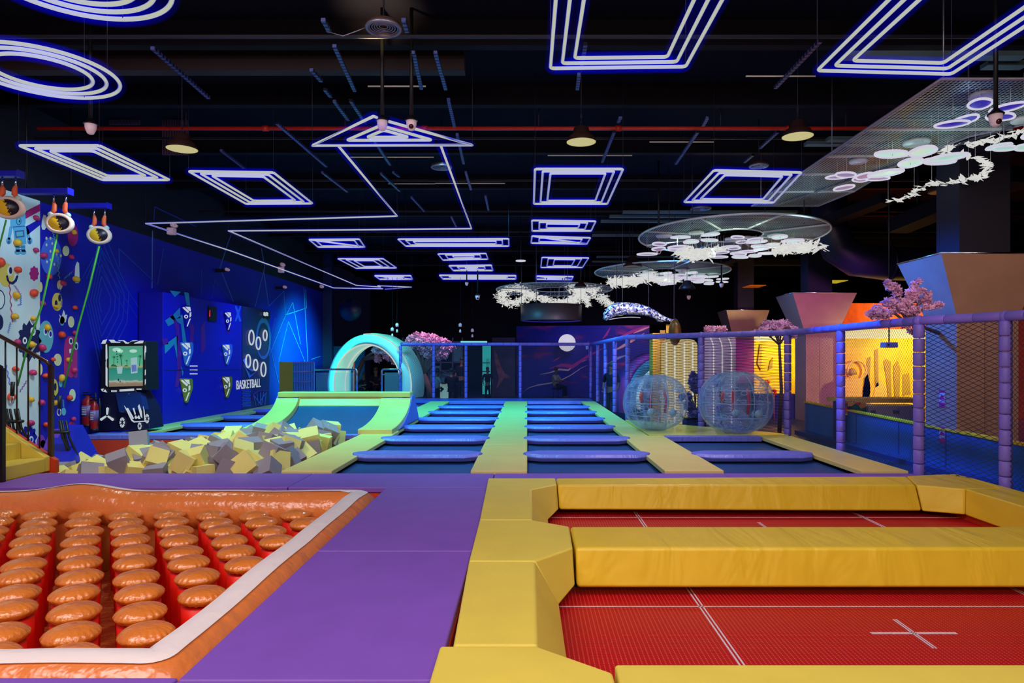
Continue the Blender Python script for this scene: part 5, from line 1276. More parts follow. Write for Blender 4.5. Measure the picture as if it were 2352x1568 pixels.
n2=T('arched_tube_panel','grey-violet panel with three bent white light tubes','light panel'); Yn=18.9
O('panel',MB().prism([at(x,y,Yn) for x,y in roundtop(1606,1690,770,1005,10)],(0,.1,0)),mat('grey_violet_panel',(.28,.24,.42),.5),n2)
for x in (1639,1659,1680): O('tube_light',MB().tube([at(x,1000,Yn-.04),at(x,800,Yn-.04),at(x-2,788,Yn-.04),at(x-7,776,Yn-.04)],.018,8),em_mat('pinkish_white_tube','d8ccd0',.8) if x==1639 else bpy.data.materials['pinkish_white_tube'],n2)
# hanging oval
h=T('hanging_oval','dark amber oval disc hanging over the amber booth','ornament'); c=at(1550,763,18); O('disc',MB().lathe([(.001,-.08),(.2,-.07),(.3,0),(.2,.07),(.001,.08)],(0,0,0),24,'X',sx=1,sy=1),mat('amber_metal',(.30,.10,.01),.35,metal=.4),h)
for ch in h.children:
    for v_ in ch.data.vertices: v_.co=Matrix.Rotation(.9,3,'Z')@Vector((v_.co.x*1.2,v_.co.y*.62,v_.co.z*1.15))+c
O('wire',MB().tube([c+Vector((0,0,.3)),(c.x,c.y,6.2)],.006,5),M['black'],h)
# galaxy screen on third pillar, amber shop behind
M['shopwall']=mat('yellow_shop_wall',(.92,.55,.008),.6,var=.25,vs=1.2)
struct('wall_1',MB().box(at(1732,0,25).x,at(1845,0,25).x,25,25.2,-.25,at(0,768,25).z).box(at(1925,0,19.5).x,at(2140,0,19.5).x,19.5,19.7,-.25,at(0,756,19.5).z),M['shopwall'])
M['glowamber']=mat('shop_ceiling_light',(.9,.8,.4),.5,emit='f4e2a0',es=1.0)
for (x0,y0,x1,y1,Y,lab) in ((1732,768,1800,783,24.8,'bright ceiling light band of the left shop'),(1926,757,2122,777,19.3,'bright ceiling light band of the right shop')):
    a=at(x0,y1,Y); c=at(x1,y0,Y); o=O('light_band',MB().box(a.x,c.x,Y-.6,Y,a.z,c.z),M['glowamber']); tag(o,lab,'light')
so=MB().box(at(1845,0,24.5).x+.2,18.8,24.7,25,-.25,3.55)
struct('wall_2',so,mat('orange_far_wall',(.75,.12,.005),.6,var=.3))
struct('wall_3',MB().box(18.4,18.8,10,25,-.25,3.2).box(14.0,18.8,20.2,20.4,-.25,2.7),mat('red_far_wall',(.60,.04,.01),.6,var=.3))
# red wall at the very right behind the big pillar
o=O('orange_partition',MB().box(at(2336,0,12.5).x,11.5,12.5,12.6,-.25,3.1),mat('red_orange_partition',(.55,.05,.01),.5,var=.15)); tag(o,'red-orange partition at the right edge behind the big pillar','partition')
for nm,yy in (('a',12.0),): 
    o=O('red_bench',MB().box(at(2325,0,12.1).x,11,11.7,12.2,-.25,.5),mat('red_bench_vinyl',(.55,.03,.01),.4,var=.3)); tag(o,'red padded bench at the right edge behind the big pillar','bench')
# half wall
hw=T('half_wall','blue half wall beyond the net, with pale top rail','partition')
x_=6.75
O('wall_board',MB().prism([(x_,8.5,-.25),(x_,16.6,-.25),(x_,16.6,.50),(x_,8.5,.38)],(.1,0,0)),mat('blue_half_wall_paint',(.02,.12,.42),.5,var=.06),hw)
O('top_rail',MB().prism([(x_-.02,8.5,.38),(x_-.02,16.6,.50),(x_-.02,16.6,.53),(x_-.02,8.5,.41)],(.14,0,0)),M['shopwall'],hw)
mb=MB()
for y in (11.0,12.4,14): mb.box(x_-.006,x_,y,y+.012,-.2,.42)
O('board_joint',mb,M['navypanel'],hw)
O('foot_curb',MB().box(x_-.25,x_,9.5,16.6,-.25,-.17),mat('blue_curb',(.01,.04,.22),.5),hw)
# shop contents
def shopitem(nm,mb,m,lab,cat,**k): o=O(nm,mb,M[m] if isinstance(m,str) else m,**k); tag(o,lab,cat); return o
m_y2=mat('pale_amber_cutout',(.85,.55,.10),.5); m_y3=mat('olive_amber_cutout',(.40,.26,.03),.6)
Ys=19.38
rg=T('ring_cutout','thin ring cut-out standing against the yellow shop wall','cutout'); pts=[at(1968+21*math.cos(a),850-22*math.sin(a)*1.0,Ys) for a in [2*pi*i/40 for i in range(40)]]
O('ring',MB().tube(pts,.03,8,closed=True),m_y2,rg); O('dome_inside',MB().lathe([(.13,0),(.12,.08),(.07,.16),(.001,.2)],at(1957,860,Ys),16),m_y3,rg)
O('ring_stand',MB().bar(at(1968,872,Ys),at(1968,945,Ys),.03,.03),m_y2,rg)
for (pts,m,lab) in (([(1975,945),(1993,822),(2000,818),(1998,870),(2000,935)],m_y3,'long pointed leaf cut-out leaning against the yellow shop wall'),
    ([(1981,910),(1985,870),(1993,858),(2000,890),(1996,920),(1988,925)],m_y3,'dark drop-shaped cut-out in front of the leaf cut-out'),
    ([(2005,910),(2013,880),(2026,872),(2036,895),(2036,912),(2010,914)],m_y2,'pale leaf cut-out low on the yellow shop wall'),
    ([(2009,805),(2017,800),(2018,885),(2011,890)],m_y3,'narrow dark upright board on the yellow shop wall'),
    ([(2030,830),(2036,824),(2046,830),(2048,910),(2040,912),(2036,870)],m_y3,'curved dark board next to the leaf cut-outs'),
    ([(2052,840),(2062,828),(2068,845),(2066,912),(2055,912)],m_y3,'rounded dark board right of the curved board'),
    ([(2074,860),(2088,856),(2092,905),(2074,908)],m_y3,'squat dark box shape at the right end of the shop')):
    shopitem('cutout_board',MB().prism([at(x,y,Ys+.1) for x,y in pts],(0,.08,0)),m,lab,'cutout')
mb=MB(); mb.prism([at(x,y,Ys-.2) for x,y in ((1936,880),(1942,870),(1972,868),(1980,878),(1980,912),(1936,912))],(0,.4,0)); shopitem('toy_car',mb,m_y2,'amber toy car body standing on the shop counter','toy')
sc=T('shop_counter','long shop counter with white panels behind the blue half wall','counter'); 
O('counter_body',bx(1995,932,2122,985,14.5,.6,-.25),mat('greyish_counter',(.42,.36,.40),.5),sc,bevel=.02)
O('counter_top',bx(1930,915,2122,925,15.2,.7),m_y2,sc); O('counter_feet',MB().box(at(1932,0,15.5).x,at(1940,0,15.5).x,15.4,15.8,-.25,at(0,925,15.5).z),m_y2,sc)
for (x0,x1) in ((2000,2012),(2052,2066)): O('counter_vent',bx(x0,942,x1,950,14.49,.01),M['steel'],sc)
fish=mat('colourful_printed_box',(.02,.20,.12),.4); nt=fish.node_tree; N,L,p=nodes(fish); vo=N.new('ShaderNodeTexVoronoi'); vo.inputs['Scale'].default_value=7; tc=N.new('ShaderNodeTexCoord'); L.new(tc.outputs['Object'],vo.inputs[0])
cr=N.new('ShaderNodeValToRGB'); E=cr.color_ramp.elements; cr.color_ramp.interpolation='CONSTANT'; E[0].position=0; E[0].color=(.01,.12,.05,1); E[1].position=.5; E[1].color=(.01,.10,.22,1)
for pos,c in ((.68,(.7,.3,.02,1)),(.76,(.02,.02,.06,1)),(.86,(.6,.03,.02,1)),(.93,(.6,.5,.1,1))): e=E.new(pos); e.color=c
sx=N.new('ShaderNodeSeparateColor'); L.new(vo.outputs['Color'],sx.inputs[0]); L.new(sx.outputs[0],cr.inputs[0]); L.new(cr.outputs[0],p.inputs['Base Color'])
fb=T('printed_box','colourful printed box under the shop counter','box'); O('box_body',bx(1938,924,1989,953,14.4,.5,-.25),M['navypanel'],fb); O('printed_front',bx(1938,924,1989,953,14.39,.008),fish,fb)
pj=T('ceiling_projector','small grey-violet projector hanging in front of the yellow shop','projector'); c=at(2042,792,13)
O('projector_body',MB().box(c.x-.12,c.x+.12,12.9,13.1,c.z-.05,c.z+.05),mat('grey_violet_casing',(.25,.18,.35),.4),pj,bevel=.012); O('drop_rod',MB().tube([c,(c.x,13,6.2)],.012,6),M['black'],pj); O('lens',MB().lathe([(.03,-.02),(.02,.0)],c+Vector((-.06,-.1,0)),12,'Y'),M['black'],pj)
# left shop goods
for (pts,m,lab) in (([(1740,835),(1746,790),(1750,790),(1748,850)],m_y3,'thin dark spear cut-out in the left shop'),([(1765,850),(1770,828),(1776,820),(1774,845)],m_y3,'small dark flame cut-out in the left shop'),([(1758,905),(1765,880),(1780,872),(1790,890),(1800,905)],m_y2,'pale rocky cut-out in the left shop')):
    shopitem('cutout_board',MB().prism([at(x,y,24.92) for x,y in pts],(0,.08,0)),m,lab,'cutout')
for (x,y,r_,lab) in ((1763,878,5,'red flower ball in the left shop'),(1778,900,6,'lower red-orange flower ball in the left shop'),(1601,905,4,'orange flower ball behind the violet shrub')):
    c=at(x,y,20); mb=MB(); rgn=random.Random(x)
    for k in range(16): mb.ball(c+Vector(((rgn.random()-.5)*r_/45,(rgn.random()-.5)*.1,(rgn.random()-.5)*r_/45)),.035,8,6)
    mb.tube([c,(c.x,c.y,-.25)],.015,5); shopitem('flower_ball',mb,'holdred',lab,'flowers')
shopitem('shop_plinth',bx(1735,905,1835,915,20.5,.6,-.25),M['navypanel'],'dark low plinth under the goods of the left shop','plinth')
for (x,y,Y,m,lab) in ((1930,646,24,'glowamber','flat yellow ceiling light panel beyond the second pillar'),(1742,657,26,'glowamber','small amber light under the beam right of the duct')):
    a=at(x-20,y+2,Y); c=at(x+18,y-3,Y); o=O('ceiling_panel_light',MB().box(a.x,c.x,Y,Y+.9,c.z-.02,c.z),em_mat('amber_panel','b8a020',.9) if x==1930 else em_mat('dim_amber_panel','a04808',.6)); tag(o,lab,'light')

# ================================================================ PILLARS
M['pilblue']=mat('pillar_cladding',(.34,.21,.17),.35,bump=.1,bs=5,var=.08,vs=3)
M['pilseam']=mat('pillar_seam',(.05,.03,.04),.5)
def pillar(x0,Yf,w,d,zf,ztop,fl,lab,col='dark column shaft'):
    t=T('flared_pillar',lab,'pillar'); x1=x0+w; y1=Yf+d
    O('shaft',MB().box(x0,x1,Yf,y1,-.25,zf),M['pilblue'],t,bevel=.01)
    lo=[(x0,Yf,zf),(x1,Yf,zf),(x1,y1,zf),(x0,y1,zf)]; hi=[(x0-fl,Yf-fl*.55,ztop),(x1+fl,Yf-fl*.55,ztop),(x1+fl,y1+fl*.55,ztop),(x0-fl,y1+fl*.55,ztop)]
    O('flared_head',MB().add(lo+hi,[(3,2,1,0),(4,5,6,7),(0,1,5,4),(1,2,6,5),(2,3,7,6),(3,0,4,7)]),M['pilblue'],t)
    O('head_edge',MB().tube([Vector(h)+Vector((0,0,.01)) for h in hi],.015,6,closed=True),M['chrome'],t)
    O('upper_column',MB().box(x0+.12,x1-.05,Yf+.12,y1-.12,ztop,6.2),M['darkwall'],t)
    xm=x0+w*.45
    O('seam_line',MB().box(xm,xm+.006,Yf-.004,Yf,-.25,zf),M['pilseam'],t)
    return t
P1=pillar(6.76,10.75,.98,.85,2.25,3.2,.36,'nearest big flared pillar with copper front and blue side at the right')
P2_=pillar(8.0,19.6,.86,.8,2.2,3.42,.48,'middle flared pillar with violet front before the yellow shops')
P3=pillar(8.4,27.5,.82,.8,1.9,3.48,.45,'farthest flared pillar above the arched tube panel')
M['screenm']=mat('magenta_blue_poster',(.25,.02,.25),.5,emit='2a0828',es=.5,var=.5,vs=2)
pst=T('poster_stand','magenta and blue galaxy poster on a dark board under the farthest pillar','poster'); O('poster_face',bx(1684,780,1731,880,24,.05),M['screenm'],pst); O('board',MB().box(at(1684,0,24.1).x,at(1731,0,24.1).x,24.06,24.2,-.25,at(0,778,24.1).z),M['navypanel'],pst)
def sticker(py0,py1,lab):
    t=T('wall_sign',lab,'sign','small signs on the pillar side'); X=6.755
    a=onx(2158,py1,X); c=onx(2171,py0,X)
    O('sign_board',MB().box(X-.006,X,a.y,c.y,a.z,c.z),mat('pale_sign',(.45,.42,.55),.5),t)
    ym,h=(a.y+c.y)/2,(c.z-a.z); mb=MB(); mb.box(X-.008,X-.006,a.y,c.y,a.z,a.z+h*.28).box(X-.008,X-.006,a.y,c.y,c.z-h*.16,c.z); mb.prism([(X-.0062,c.y-.01,a.z+h*.45),(X-.0062,a.y+.01,a.z+h*.45),(X-.0062,ym,a.z+h*.75)],(-.002,0,0)); O('red_mark',mb,M['pmag'],t)
sticker(896,934,'upper small red and white sign on the blue side of the big pillar'); sticker(980,1016,'lower small red and white sign on the blue side of the big pillar')

dk=T('round_dark_sign','large dark round disc hanging high left of the glowing arch','sign'); c=at(806,712,29)
O('disc',MB().lathe([(.001,0),(.46,0),(.48,.05),(.46,.1),(.001,.1)],c,40,'Y'),mat('dark_blue_disc',(.004,.004,.05),.35),dk); O('wire',MB().tube([c+Vector((0,0,.45)),(c.x,c.y,6.2)],.01,5),M['black'],dk)
# ================================================================ SAFETY NET FENCE
FX=5.40
M['net']=net_mat('black_diamond_netting',(.01,.012,.05),.062,.13,'HZ')
fence=T('safety_net_fence','foam-padded net fence running along the far end and right side of the trampolines','fence')
path=[(-4.9,26.4),(2.46,26.4),(2.53,17.2),(3.95,15.5),(5.34,14.0),(5.36,11.67),(5.37,9.36),(5.85,8.35),(6.1,6.2),(6.2,2.5)]
zr_=2.10
def segs(mb,a,c,r,dash=.16,gap=.012):
    a=Vector(a);c=Vector(c);L_=(c-a).length;n=max(1,int(L_/dash))
    for i in range(n):
        p=a.lerp(c,i/n); q=a.lerp(c,(i+1)/n); d=(q-p).normalized()*gap
        p0=p+d*.2;q0=q-d*.2
        mb.tube([p0,p0+d*.8,q0-d*.8,q0],[r*.90,r,r,r*.90],14)
rail=MB()
for a,c in zip(path[:-1],path[1:]): segs(rail,(a[0],a[1],zr_),(c[0],c[1],zr_),.062,.30)
for p_ in path[1:-1]: rail.ball((p_[0],p_[1],zr_),.075,14,10)
O('top_rail',rail,M['purplerail'],fence)
posts=[(-4.9,26.4),(-3.62,26.4),(-2.37,26.4),(-.27,26.4),(2.46,26.4),(2.5,24.2),(2.5,21.8),(2.5,19.5),(2.53,17.2),(3.95,15.5),(5.34,14.0),(5.36,11.67),(5.37,9.36),(5.85,8.35)]
for i,(x,y) in enumerate(posts):
    mb=MB(); segs(mb,(x,y,(-.24 if x>2.6 else .02)),(x,y,zr_-.05),.072 if i>8 else .06,.185,.02); O('post',mb,M['purplerail'],fence)
for a,c in zip(path[:-1],path[1:]):
    z0=.0
    d=Vector((c[0]-a[0],c[1]-a[1],0)).normalized()
    O('net_panel',MB().add([(a[0],a[1],z0),(c[0],c[1],z0),(c[0],c[1],zr_),(a[0],a[1],zr_)],[(0,1,2,3)]),M['net'],fence)
# ================================================================ BUBBLE BALLS
def film(name,col,amt=.25,edge=.75,rough=.08,es=None,bump=0,bs=6):
    m=bpy.data.materials.new(name); m.use_nodes=True; nt=m.node_tree; N=nt.nodes; L=nt.links; N.clear()
    out=N.new('ShaderNodeOutputMaterial'); tr=N.new('ShaderNodeBsdfTransparent'); pb=N.new('ShaderNodeBsdfPrincipled')
    pb.inputs['Base Color'].default_value=srgb(col); pb.inputs['Roughness'].default_value=rough; pb.inputs['Specular IOR Level'].default_value=1
    tr.inputs[0].default_value=(.93,.96,1,1)
    lw=N.new('ShaderNodeLayerWeight'); lw.inputs[0].default_value=.35
    r=N.new('ShaderNodeMapRange'); r.inputs[1].default_value=.0; r.inputs[2].default_value=1; r.inputs[3].default_value=amt; r.inputs[4].default_value=edge
    L.new(lw.outputs['Facing'],r.inputs[0]); mx=N.new('ShaderNodeMixShader'); 
    if bump:
        tc=N.new('ShaderNodeTexCoord'); n=N.new('ShaderNodeTexNoise'); n.inputs['Scale'].default_value=bs; n.inputs['Detail'].default_value=4; L.new(tc.outputs['Object'],n.inputs[0])
        b=N.new('ShaderNodeBump'); b.inputs['Strength'].default_value=bump; b.inputs['Distance'].default_value=.1; L.new(n.outputs[0],b.inputs['Height']); L.new(b.outputs[0],pb.inputs['Normal']); L.new(b.outputs[0],lw.inputs['Normal'])
        r2=N.new('ShaderNodeMapRange'); r2.inputs[1].default_value=.5; r2.inputs[2].default_value=.62; r2.inputs[3].default_value=0; r2.inputs[4].default_value=.2; L.new(n.outputs[0],r2.inputs[0])
        f=mth(nt,'ADD',r.outputs[0],r2.outputs[0]); f=mth(nt,'MINIMUM',f,.95); L.new(f,mx.inputs[0])
    else: L.new(r.outputs[0],mx.inputs[0])
    L.new(tr.outputs[0],mx.inputs[1]); L.new(pb.outputs[0],mx.inputs[2]); L.new(mx.outputs[0],out.inputs[0]); return m
M['film']=film('clear_pvc_film','#98b4e8',.03,.62,.04,bump=.45,bs=4)
M['filmin']=film('clear_inner_film','#a0a8c8',.10,.5,.1,bump=.9,bs=7)
M['rib']=film('clear_welded_rib','#b8dcff',.28,.8,.1)
M['valve']=mat('pale_blue_valve_disc',(.30,.50,.65),.4)
M['bstrap']=mat('red_harness_webbing',(.55,.02,.05),.6)
def bubble(x,y,zf,R_,Hh,lab):
    t=T('bubble_ball',lab,'bubble ball','clear bubble balls on the platform'); c=Vector((x,y,zf+Hh))
    prof=[]
    for i in range(25):
        a=-pi/2+pi*i/24; e=.8; r_=R_*abs(math.cos(a))**e; z=Hh*math.copysign(abs(math.sin(a))**.92,math.sin(a)); 
        r_=max(r_,.30*R_ if abs(math.sin(a))>.97 else r_); prof.append((r_,z))
    O('outer_shell',MB().lathe(prof,c,48),M['film'],t)
    O('inner_tube',MB().lathe([(.34*R_,-Hh*.98),(.36*R_,-Hh*.6),(.42*R_,0),(.36*R_,Hh*.6),(.34*R_,Hh*.98)],c,32),M['filmin'],t)
    for k in range(12):
        a=2*pi*k/12+.2
        pts=[c+Vector((p[0]*.97*math.cos(a),p[0]*.97*math.sin(a),p[1]*.97)) for p in prof[4:21]]
        O('welded_rib',MB().tube(pts,.008,5),M['rib'],t)
    for z in (-.45,0,.42):
        rr=R_*.90*math.sqrt(max(0,1-z*z*.9)); O('welded_ring',MB().tube([c+Vector((rr*math.cos(a),rr*math.sin(a),z*Hh)) for a in [2*pi*q/40 for q in range(40)]],.010,5,closed=True),M['rib'],t)
    rgn=random.Random(int(x*100))
    mb=MB()
    for q in range(84):
        a=rgn.random()*2*pi; z=(rgn.random()-.5)*1.6; rr=R_*(.55+.35*rgn.random())*math.sqrt(max(0,1-z*z*.8)); p0=c+Vector((rr*math.cos(a),rr*math.sin(a),z*Hh)); s=.03+.05*rgn.random()
        u=Vector((-math.sin(a),math.cos(a),0)); w=Vector((0,0,1))
        mb.tube([p0+u*s*math.cos(b)+w*s*(.6+rgn.random()*.0)*math.sin(b) for b in [2*pi*i/12 for i in range(12)]],.006,4,closed=True)
    O('inner_cell_welds',mb,M['rib'],t,label='small welded cell outlines inside the film')
    for k in (-1,1):
        O('shoulder_strap',MB().tube([c+Vector((k*.14,-.28,.45*Hh)),c+Vector((k*.16,-.34,.1*Hh)),c+Vector((k*.15,-.30,-.35*Hh))],.028,8),M['bstrap'],t)
    O('handle',MB().tube([c+Vector((-.3,-.2,.38*Hh)),c+Vector((-.36,-.25,.2*Hh)),c+Vector((-.3,-.2,.02*Hh))],.03,8),M['holdred'],t)
    for k,zz in ((-.2,-.28),(.25,-.30)):
        O('valve_disc',MB().lathe([(.001,-.012),(.075,-.01),(.078,0),(.001,.0)],c+Vector((k,-R_*.86,zz*Hh*1.0)),20,'Y'),M['valve'],t)
    return t
bubble((1690-CX)/F*13.95,13.95,.05,.747,.63,'right-hand clear inflatable bubble ball on the glossy platform, the bigger one')
bubble((1505-CX)/F*14.6,14.6,.05,.69,.59,'left-hand clear inflatable bubble ball, nearest the blue net posts')

# ================================================================ CHERRY TREES AND SHRUBS
def tree(name,cpx,cpy,Y,wpx,hpx,n,m,lab,trunk,cs=.05,seed=1,blobs=None):
    t=T(name,lab,'tree'); rgn=random.Random(seed); mb=MB(); br=MB(); c=at(cpx,cpy,Y)
    root=Vector(trunk[0]); fork=Vector(trunk[1]); br.tube([root,root.lerp(fork,.5)+Vector((.05,0,0)),fork],[trunk[2],trunk[2]*.8,trunk[2]*.6],10)
    blobs=blobs or [(cpx,cpy,wpx,hpx)]
    for (bx_,by_,bw,bh) in blobs:
        bc=at(bx_,by_,Y); br.tube([fork,fork.lerp(bc,.5)+Vector((0,0,.08)),bc],[trunk[2]*.55,trunk[2]*.35,trunk[2]*.15],8)
    ar=sum(b[2]*b[3] for b in blobs)
    for (bx_,by_,bw,bh) in blobs:
        k=int(n*bw*bh/ar)
        for i in range(k):
            while True:
                u,v,w=rgn.uniform(-1,1),rgn.uniform(-1,1),rgn.uniform(-1,1)
                if u*u+v*v+w*w<1: break
            p=at(bx_+u*bw,by_+v*bh,Y)+Vector((0,w*bw/F*Y*.7,0)); s=cs*(.6+.8*rgn.random())
            # five-petal blossom
            rot=Matrix.Rotation(rgn.random()*6.28,3,'Z')@Matrix.Rotation(rgn.random()*3.14,3,'X')
            vs=[p+rot@Vector((0,0,-.2*s))]; fs=[]
            for q in range(5):
                a0=2*pi*q/5
                i0=len(vs); vs+=[p+rot@Vector((s*.75*math.cos(a0-.5),s*.75*math.sin(a0-.5),.15*s)),p+rot@Vector((s*1.1*math.cos(a0),s*1.1*math.sin(a0),.3*s)),p+rot@Vector((s*.75*math.cos(a0+.5),s*.75*math.sin(a0+.5),.15*s))]
                fs.append((0,i0,i0+1,i0+2))
            mb.add(vs,fs,True)
    O('branches',br,M['bark'],t); O('blossoms',mb,m,t)
    return t
rt=at(990,905,28.4)
tree('cherry_tree',985,795,28.4,55,30,2600,M['blossom'],'pink cherry blossom tree standing behind the right side of the glowing arch',((rt.x-.0,28.4,-.25),(at(975,860,28.4).x,28.4,.9),.16),.085,2,
     [(965,778,27,14),(985,788,35,20),(1010,792,22,16),(1030,797,14,13),(948,785,16,13),(1015,812,16,12),(985,808,20,12),(1008,818,6,8)])
rt=at(905,905,29.8)
tree('cherry_tree',885,808,29.8,30,20,900,M['blossom'],'darker pink cherry tree seen through the glowing arch',((at(790,880,29.8).x,29.8,-.25),(at(835,820,29.8).x,29.8,1.5),.14),.085,3,
     [(870,805,14,12),(895,815,14,13),(868,823,8,9),(908,825,10,9),(885,797,14,8)])
tree('cherry_tree',2075,690,10.2,55,35,2000,M['blossom'],'large pink cherry blossom branch in front of the nearest flared pillar',((6.74,11.2,2.0),(at(2085,715,10.2).x,10.2,2.1),.035),.034,4,
     [(2020,720,30,12),(2045,695,20,10),(2070,700,24,14),(2050,658,14,9),(2040,652,8,8),(2095,680,16,18),(2100,655,8,12),(2110,668,18,7),(2125,690,16,10),(2135,704,14,7),(2090,712,28,10),(2112,645,6,5),(2155,700,12,6),(2060,672,10,10),(2015,708,10,8),(2130,676,8,6),(2100,760,14,6),(2080,745,16,6)])
tree('cherry_tree',1783,752,16.5,42,20,1300,M['blossom'],'pink cherry blossom tree between the middle and far pillars',((at(1790,900,16.5).x,16.5,-.25),(at(1790,790,16.5).x,16.5,1.9),.05),.05,5,
     [(1783,755,38,16),(1765,745,16,10),(1800,745,18,10),(1740,763,10,6),(1822,755,9,6),(1815,772,14,6)])
tree('cherry_tree',1650,756,19.5,25,10,450,M['blossom'],'small pink cherry blossom tree behind the arched tube panel',((at(1640,900,19.8).x,19.8,-.25),(at(1645,790,19.8).x,19.8,1.9),.05),.05,6,
     [(1640,758,17,8),(1658,756,10,7),(1625,757,7,8)])
tree('flowering_shrub',1590,900,16.6,25,50,900,M['blossomblue'],'blue-violet flowering shrub between the two bubble balls behind the net',((at(1597,985,16.6).x,16.6,-.25),(at(1597,930,16.6).x,16.6,.4),.03),.05,7,
     [(1592,875,10,22),(1600,890,12,14),(1580,910,10,8),(1583,930,11,10),(1595,950,14,14),(1600,965,8,10),(1565,912,7,6)])
tree('flowering_shrub',1655,880,18.0,15,40,260,M['blossomblue'],'blue-violet shrub behind the right bubble ball',((at(1655,985,18.0).x,18.0,-.25),(at(1655,930,18.0).x,18.0,.4),.03),.055,8,
     [(1655,862,14,6),(1648,880,12,12),(1660,945,16,16),(1700,955,20,10)])
pl=T('planter_box','dark blue planter boxes under the shrub behind the net','planter'); O('planter_body',bx(1578,962,1622,990,16.3,.5,-.25),M['navypanel'],pl); O('planter_rim',bx(1577,960,1623,963,16.28,.54),M['blackmetal'],pl)

# ================================================================ CHANDELIERS AND MESH CANOPY
M['mesh']=net_mat('steel_mesh_infill',(.45,.55,.6),.05,.22,'XY','square',.4,.3)
M['rimsteel']=mat('white_steel_rim',(.75,.78,.8),.4,metal=.2)
def leafcloud(mb,pts,n,spread,s,rgn,zf=.4):
    for i in range(n):
        t=rgn.random()*(len(pts)-1); k=int(t); p=Vector(pts[k]).lerp(Vector(pts[min(k+1,len(pts)-1)]),t-k)
        p+=Vector((rgn.gauss(0,spread),rgn.gauss(0,spread),rgn.gauss(0,spread*zf)))
        rot=Matrix.Rotation(rgn.random()*6.28,3,'Z')@Matrix.Rotation(rgn.uniform(-.7,.7),3,'X')@Matrix.Rotation(rgn.uniform(-.7,.7),3,'Y')
        l=s*(.7+.6*rgn.random()); w=l*.32
        vs=[p+rot@Vector(q) for q in ((-l,0,0),(-l*.2,-w,.12*l),(l*.5,-w*.7,.1*l),(l,0,.25*l),(l*.5,w*.7,.1*l),(-l*.2,w,.12*l),(0,0,-.06*l))]
        mb.add(vs,[(0,1,6,5),(1,2,4,5),(2,3,4)],True)
def petal_lamp(par,c,s,n,mfill,rgn,zdrop=.25,a0=0,ztop=None,plate=True,spread=1.0,big=1.0):
    for k in range(n):
        a=a0+2*pi*k/n; rr=s*spread*(.9+.2*rgn.random()); cc=c+Vector((rr*math.cos(a),rr*math.sin(a),(k%2)*.14*s-(.30*s if k%3==2 else 0))); 
        ln,wd=s*.58*big,s*.38*big
        d=Vector((math.cos(a),math.sin(a),0)); e=Vector((-d.y,d.x,0))
        P=[cc+d*ln*math.cos(b)*(1-.18*math.sin(b)**2)+e*wd*math.sin(b) for b in [2*pi*i/24 for i in range(24)]]
        o=O('petal_panel',MB().prism([p for p in P],(0,0,.02)),mfill,par)
        O('petal_rim',MB().tube(P,.024*s/.45,6,closed=True),M['lampwhite'],o,label='glowing white petal rim')
    wires=MB()
    for k in range(n):
        a=a0+2*pi*k/n; p=c+Vector((s*spread*math.cos(a),s*spread*math.sin(a),.03)); wires.tube([p,(p.x,p.y,ztop or c.z+.4)],.004,4)
    O('petal_wires',wires,M['rimsteel'],par)
    if plate: O('ceiling_plate',MB().lathe([(s*.45,0),(s*.48,.02),(s*.48,.05),(.001,.05)],c+Vector((0,0,(ztop-c.z if ztop else .4)-.05)),24),M['rimsteel'],par)
def disc(px,py,Y,wpx,tilt,lab,lamps,clouds,seed,zz=None):
    t=T('disc_chandelier',lab,'chandelier'); c=at(px,py,Y); r=wpx/F*Y; rgn=random.Random(seed)
    rx=Matrix.Rotation(tilt,3,'X')
    def D(a,rr,dz=0): return c+rx@Vector((rr*math.cos(a),rr*math.sin(a),dz))
    O('outer_rim',MB().tube([D(2*pi*i/64,r) for i in range(64)],.022,6,closed=True),M['rimsteel'],t)
    O('inner_ring',MB().tube([D(2*pi*i/32,r*.33) for i in range(32)],.018,6,closed=True),M['rimsteel'],t)
    for k in range(8): O('spoke',MB().bar(D(2*pi*k/8+.2,r*.33),D(2*pi*k/8+.2,r),.025,.03),M['rimsteel'],t)
    vs=[D(2*pi*i/64,r,.02) for i in range(64)]+[D(2*pi*i/64,r*.33,.02) for i in range(64)]
    O('mesh_infill',MB().add(vs,[(i,(i+1)%64,64+(i+1)%64,64+i) for i in range(64)]),M['mesh'],t)
    mb=MB()
    for k in range(4): p=D(pi/4+pi/2*k,r*.8); mb.tube([p,(p.x,p.y,6.2)],.01,5)
    O('suspension_cable',mb,M['wire'],t)
    for (dx,dy,s,n,m) in lamps:
        p=at(px+dx,py+dy,Y); yy=Y+rgn.uniform(-.5,.5)
        petal_lamp(t,Vector((p.x,yy,p.z-.10)),s,n,M[m],rgn,ztop=c.z+.02,a0=rgn.random()*2)
    for (pts,n,sp,s) in clouds:
        mb=MB(); leafcloud(mb,[at(px+a,py+b_,Y) for a,b_ in pts],n,sp,s,rgn); o=O('glass_leaf_swarm',mb,M['leafwhite'],t,label='swarm of glowing white glass leaves'); o['kind']='stuff'
        wr=MB()
        for q in range(14): p=at(px+pts[0][0]+(pts[-1][0]-pts[0][0])*rgn.random(),py+pts[0][1],Y); wr.tube([p,(p.x,p.y+rgn.uniform(-.3,.3),c.z)],.003,4)
        O('leaf_wires',wr,M['rimsteel'],t)
    return t
disc(1680,541,15.5,210,-.03,'first and biggest disc chandelier with petal lamps and glass leaves',
     [(-90,4,.36,5,'petalmint'),(40,-2,.34,5,'petalpink'),(100,6,.40,6,'petalmint'),(15,22,.36,5,'petalpink'),(-155,20,.38,5,'petalpink'),(60,26,.36,5,'petalmint')],
     [([(-110,40),(-85,46),(-60,44)],330,.13,.11),([(-60,36),(-20,32)],50,.06,.09),([(110,34),(150,28),(190,26)],330,.13,.11)],1)
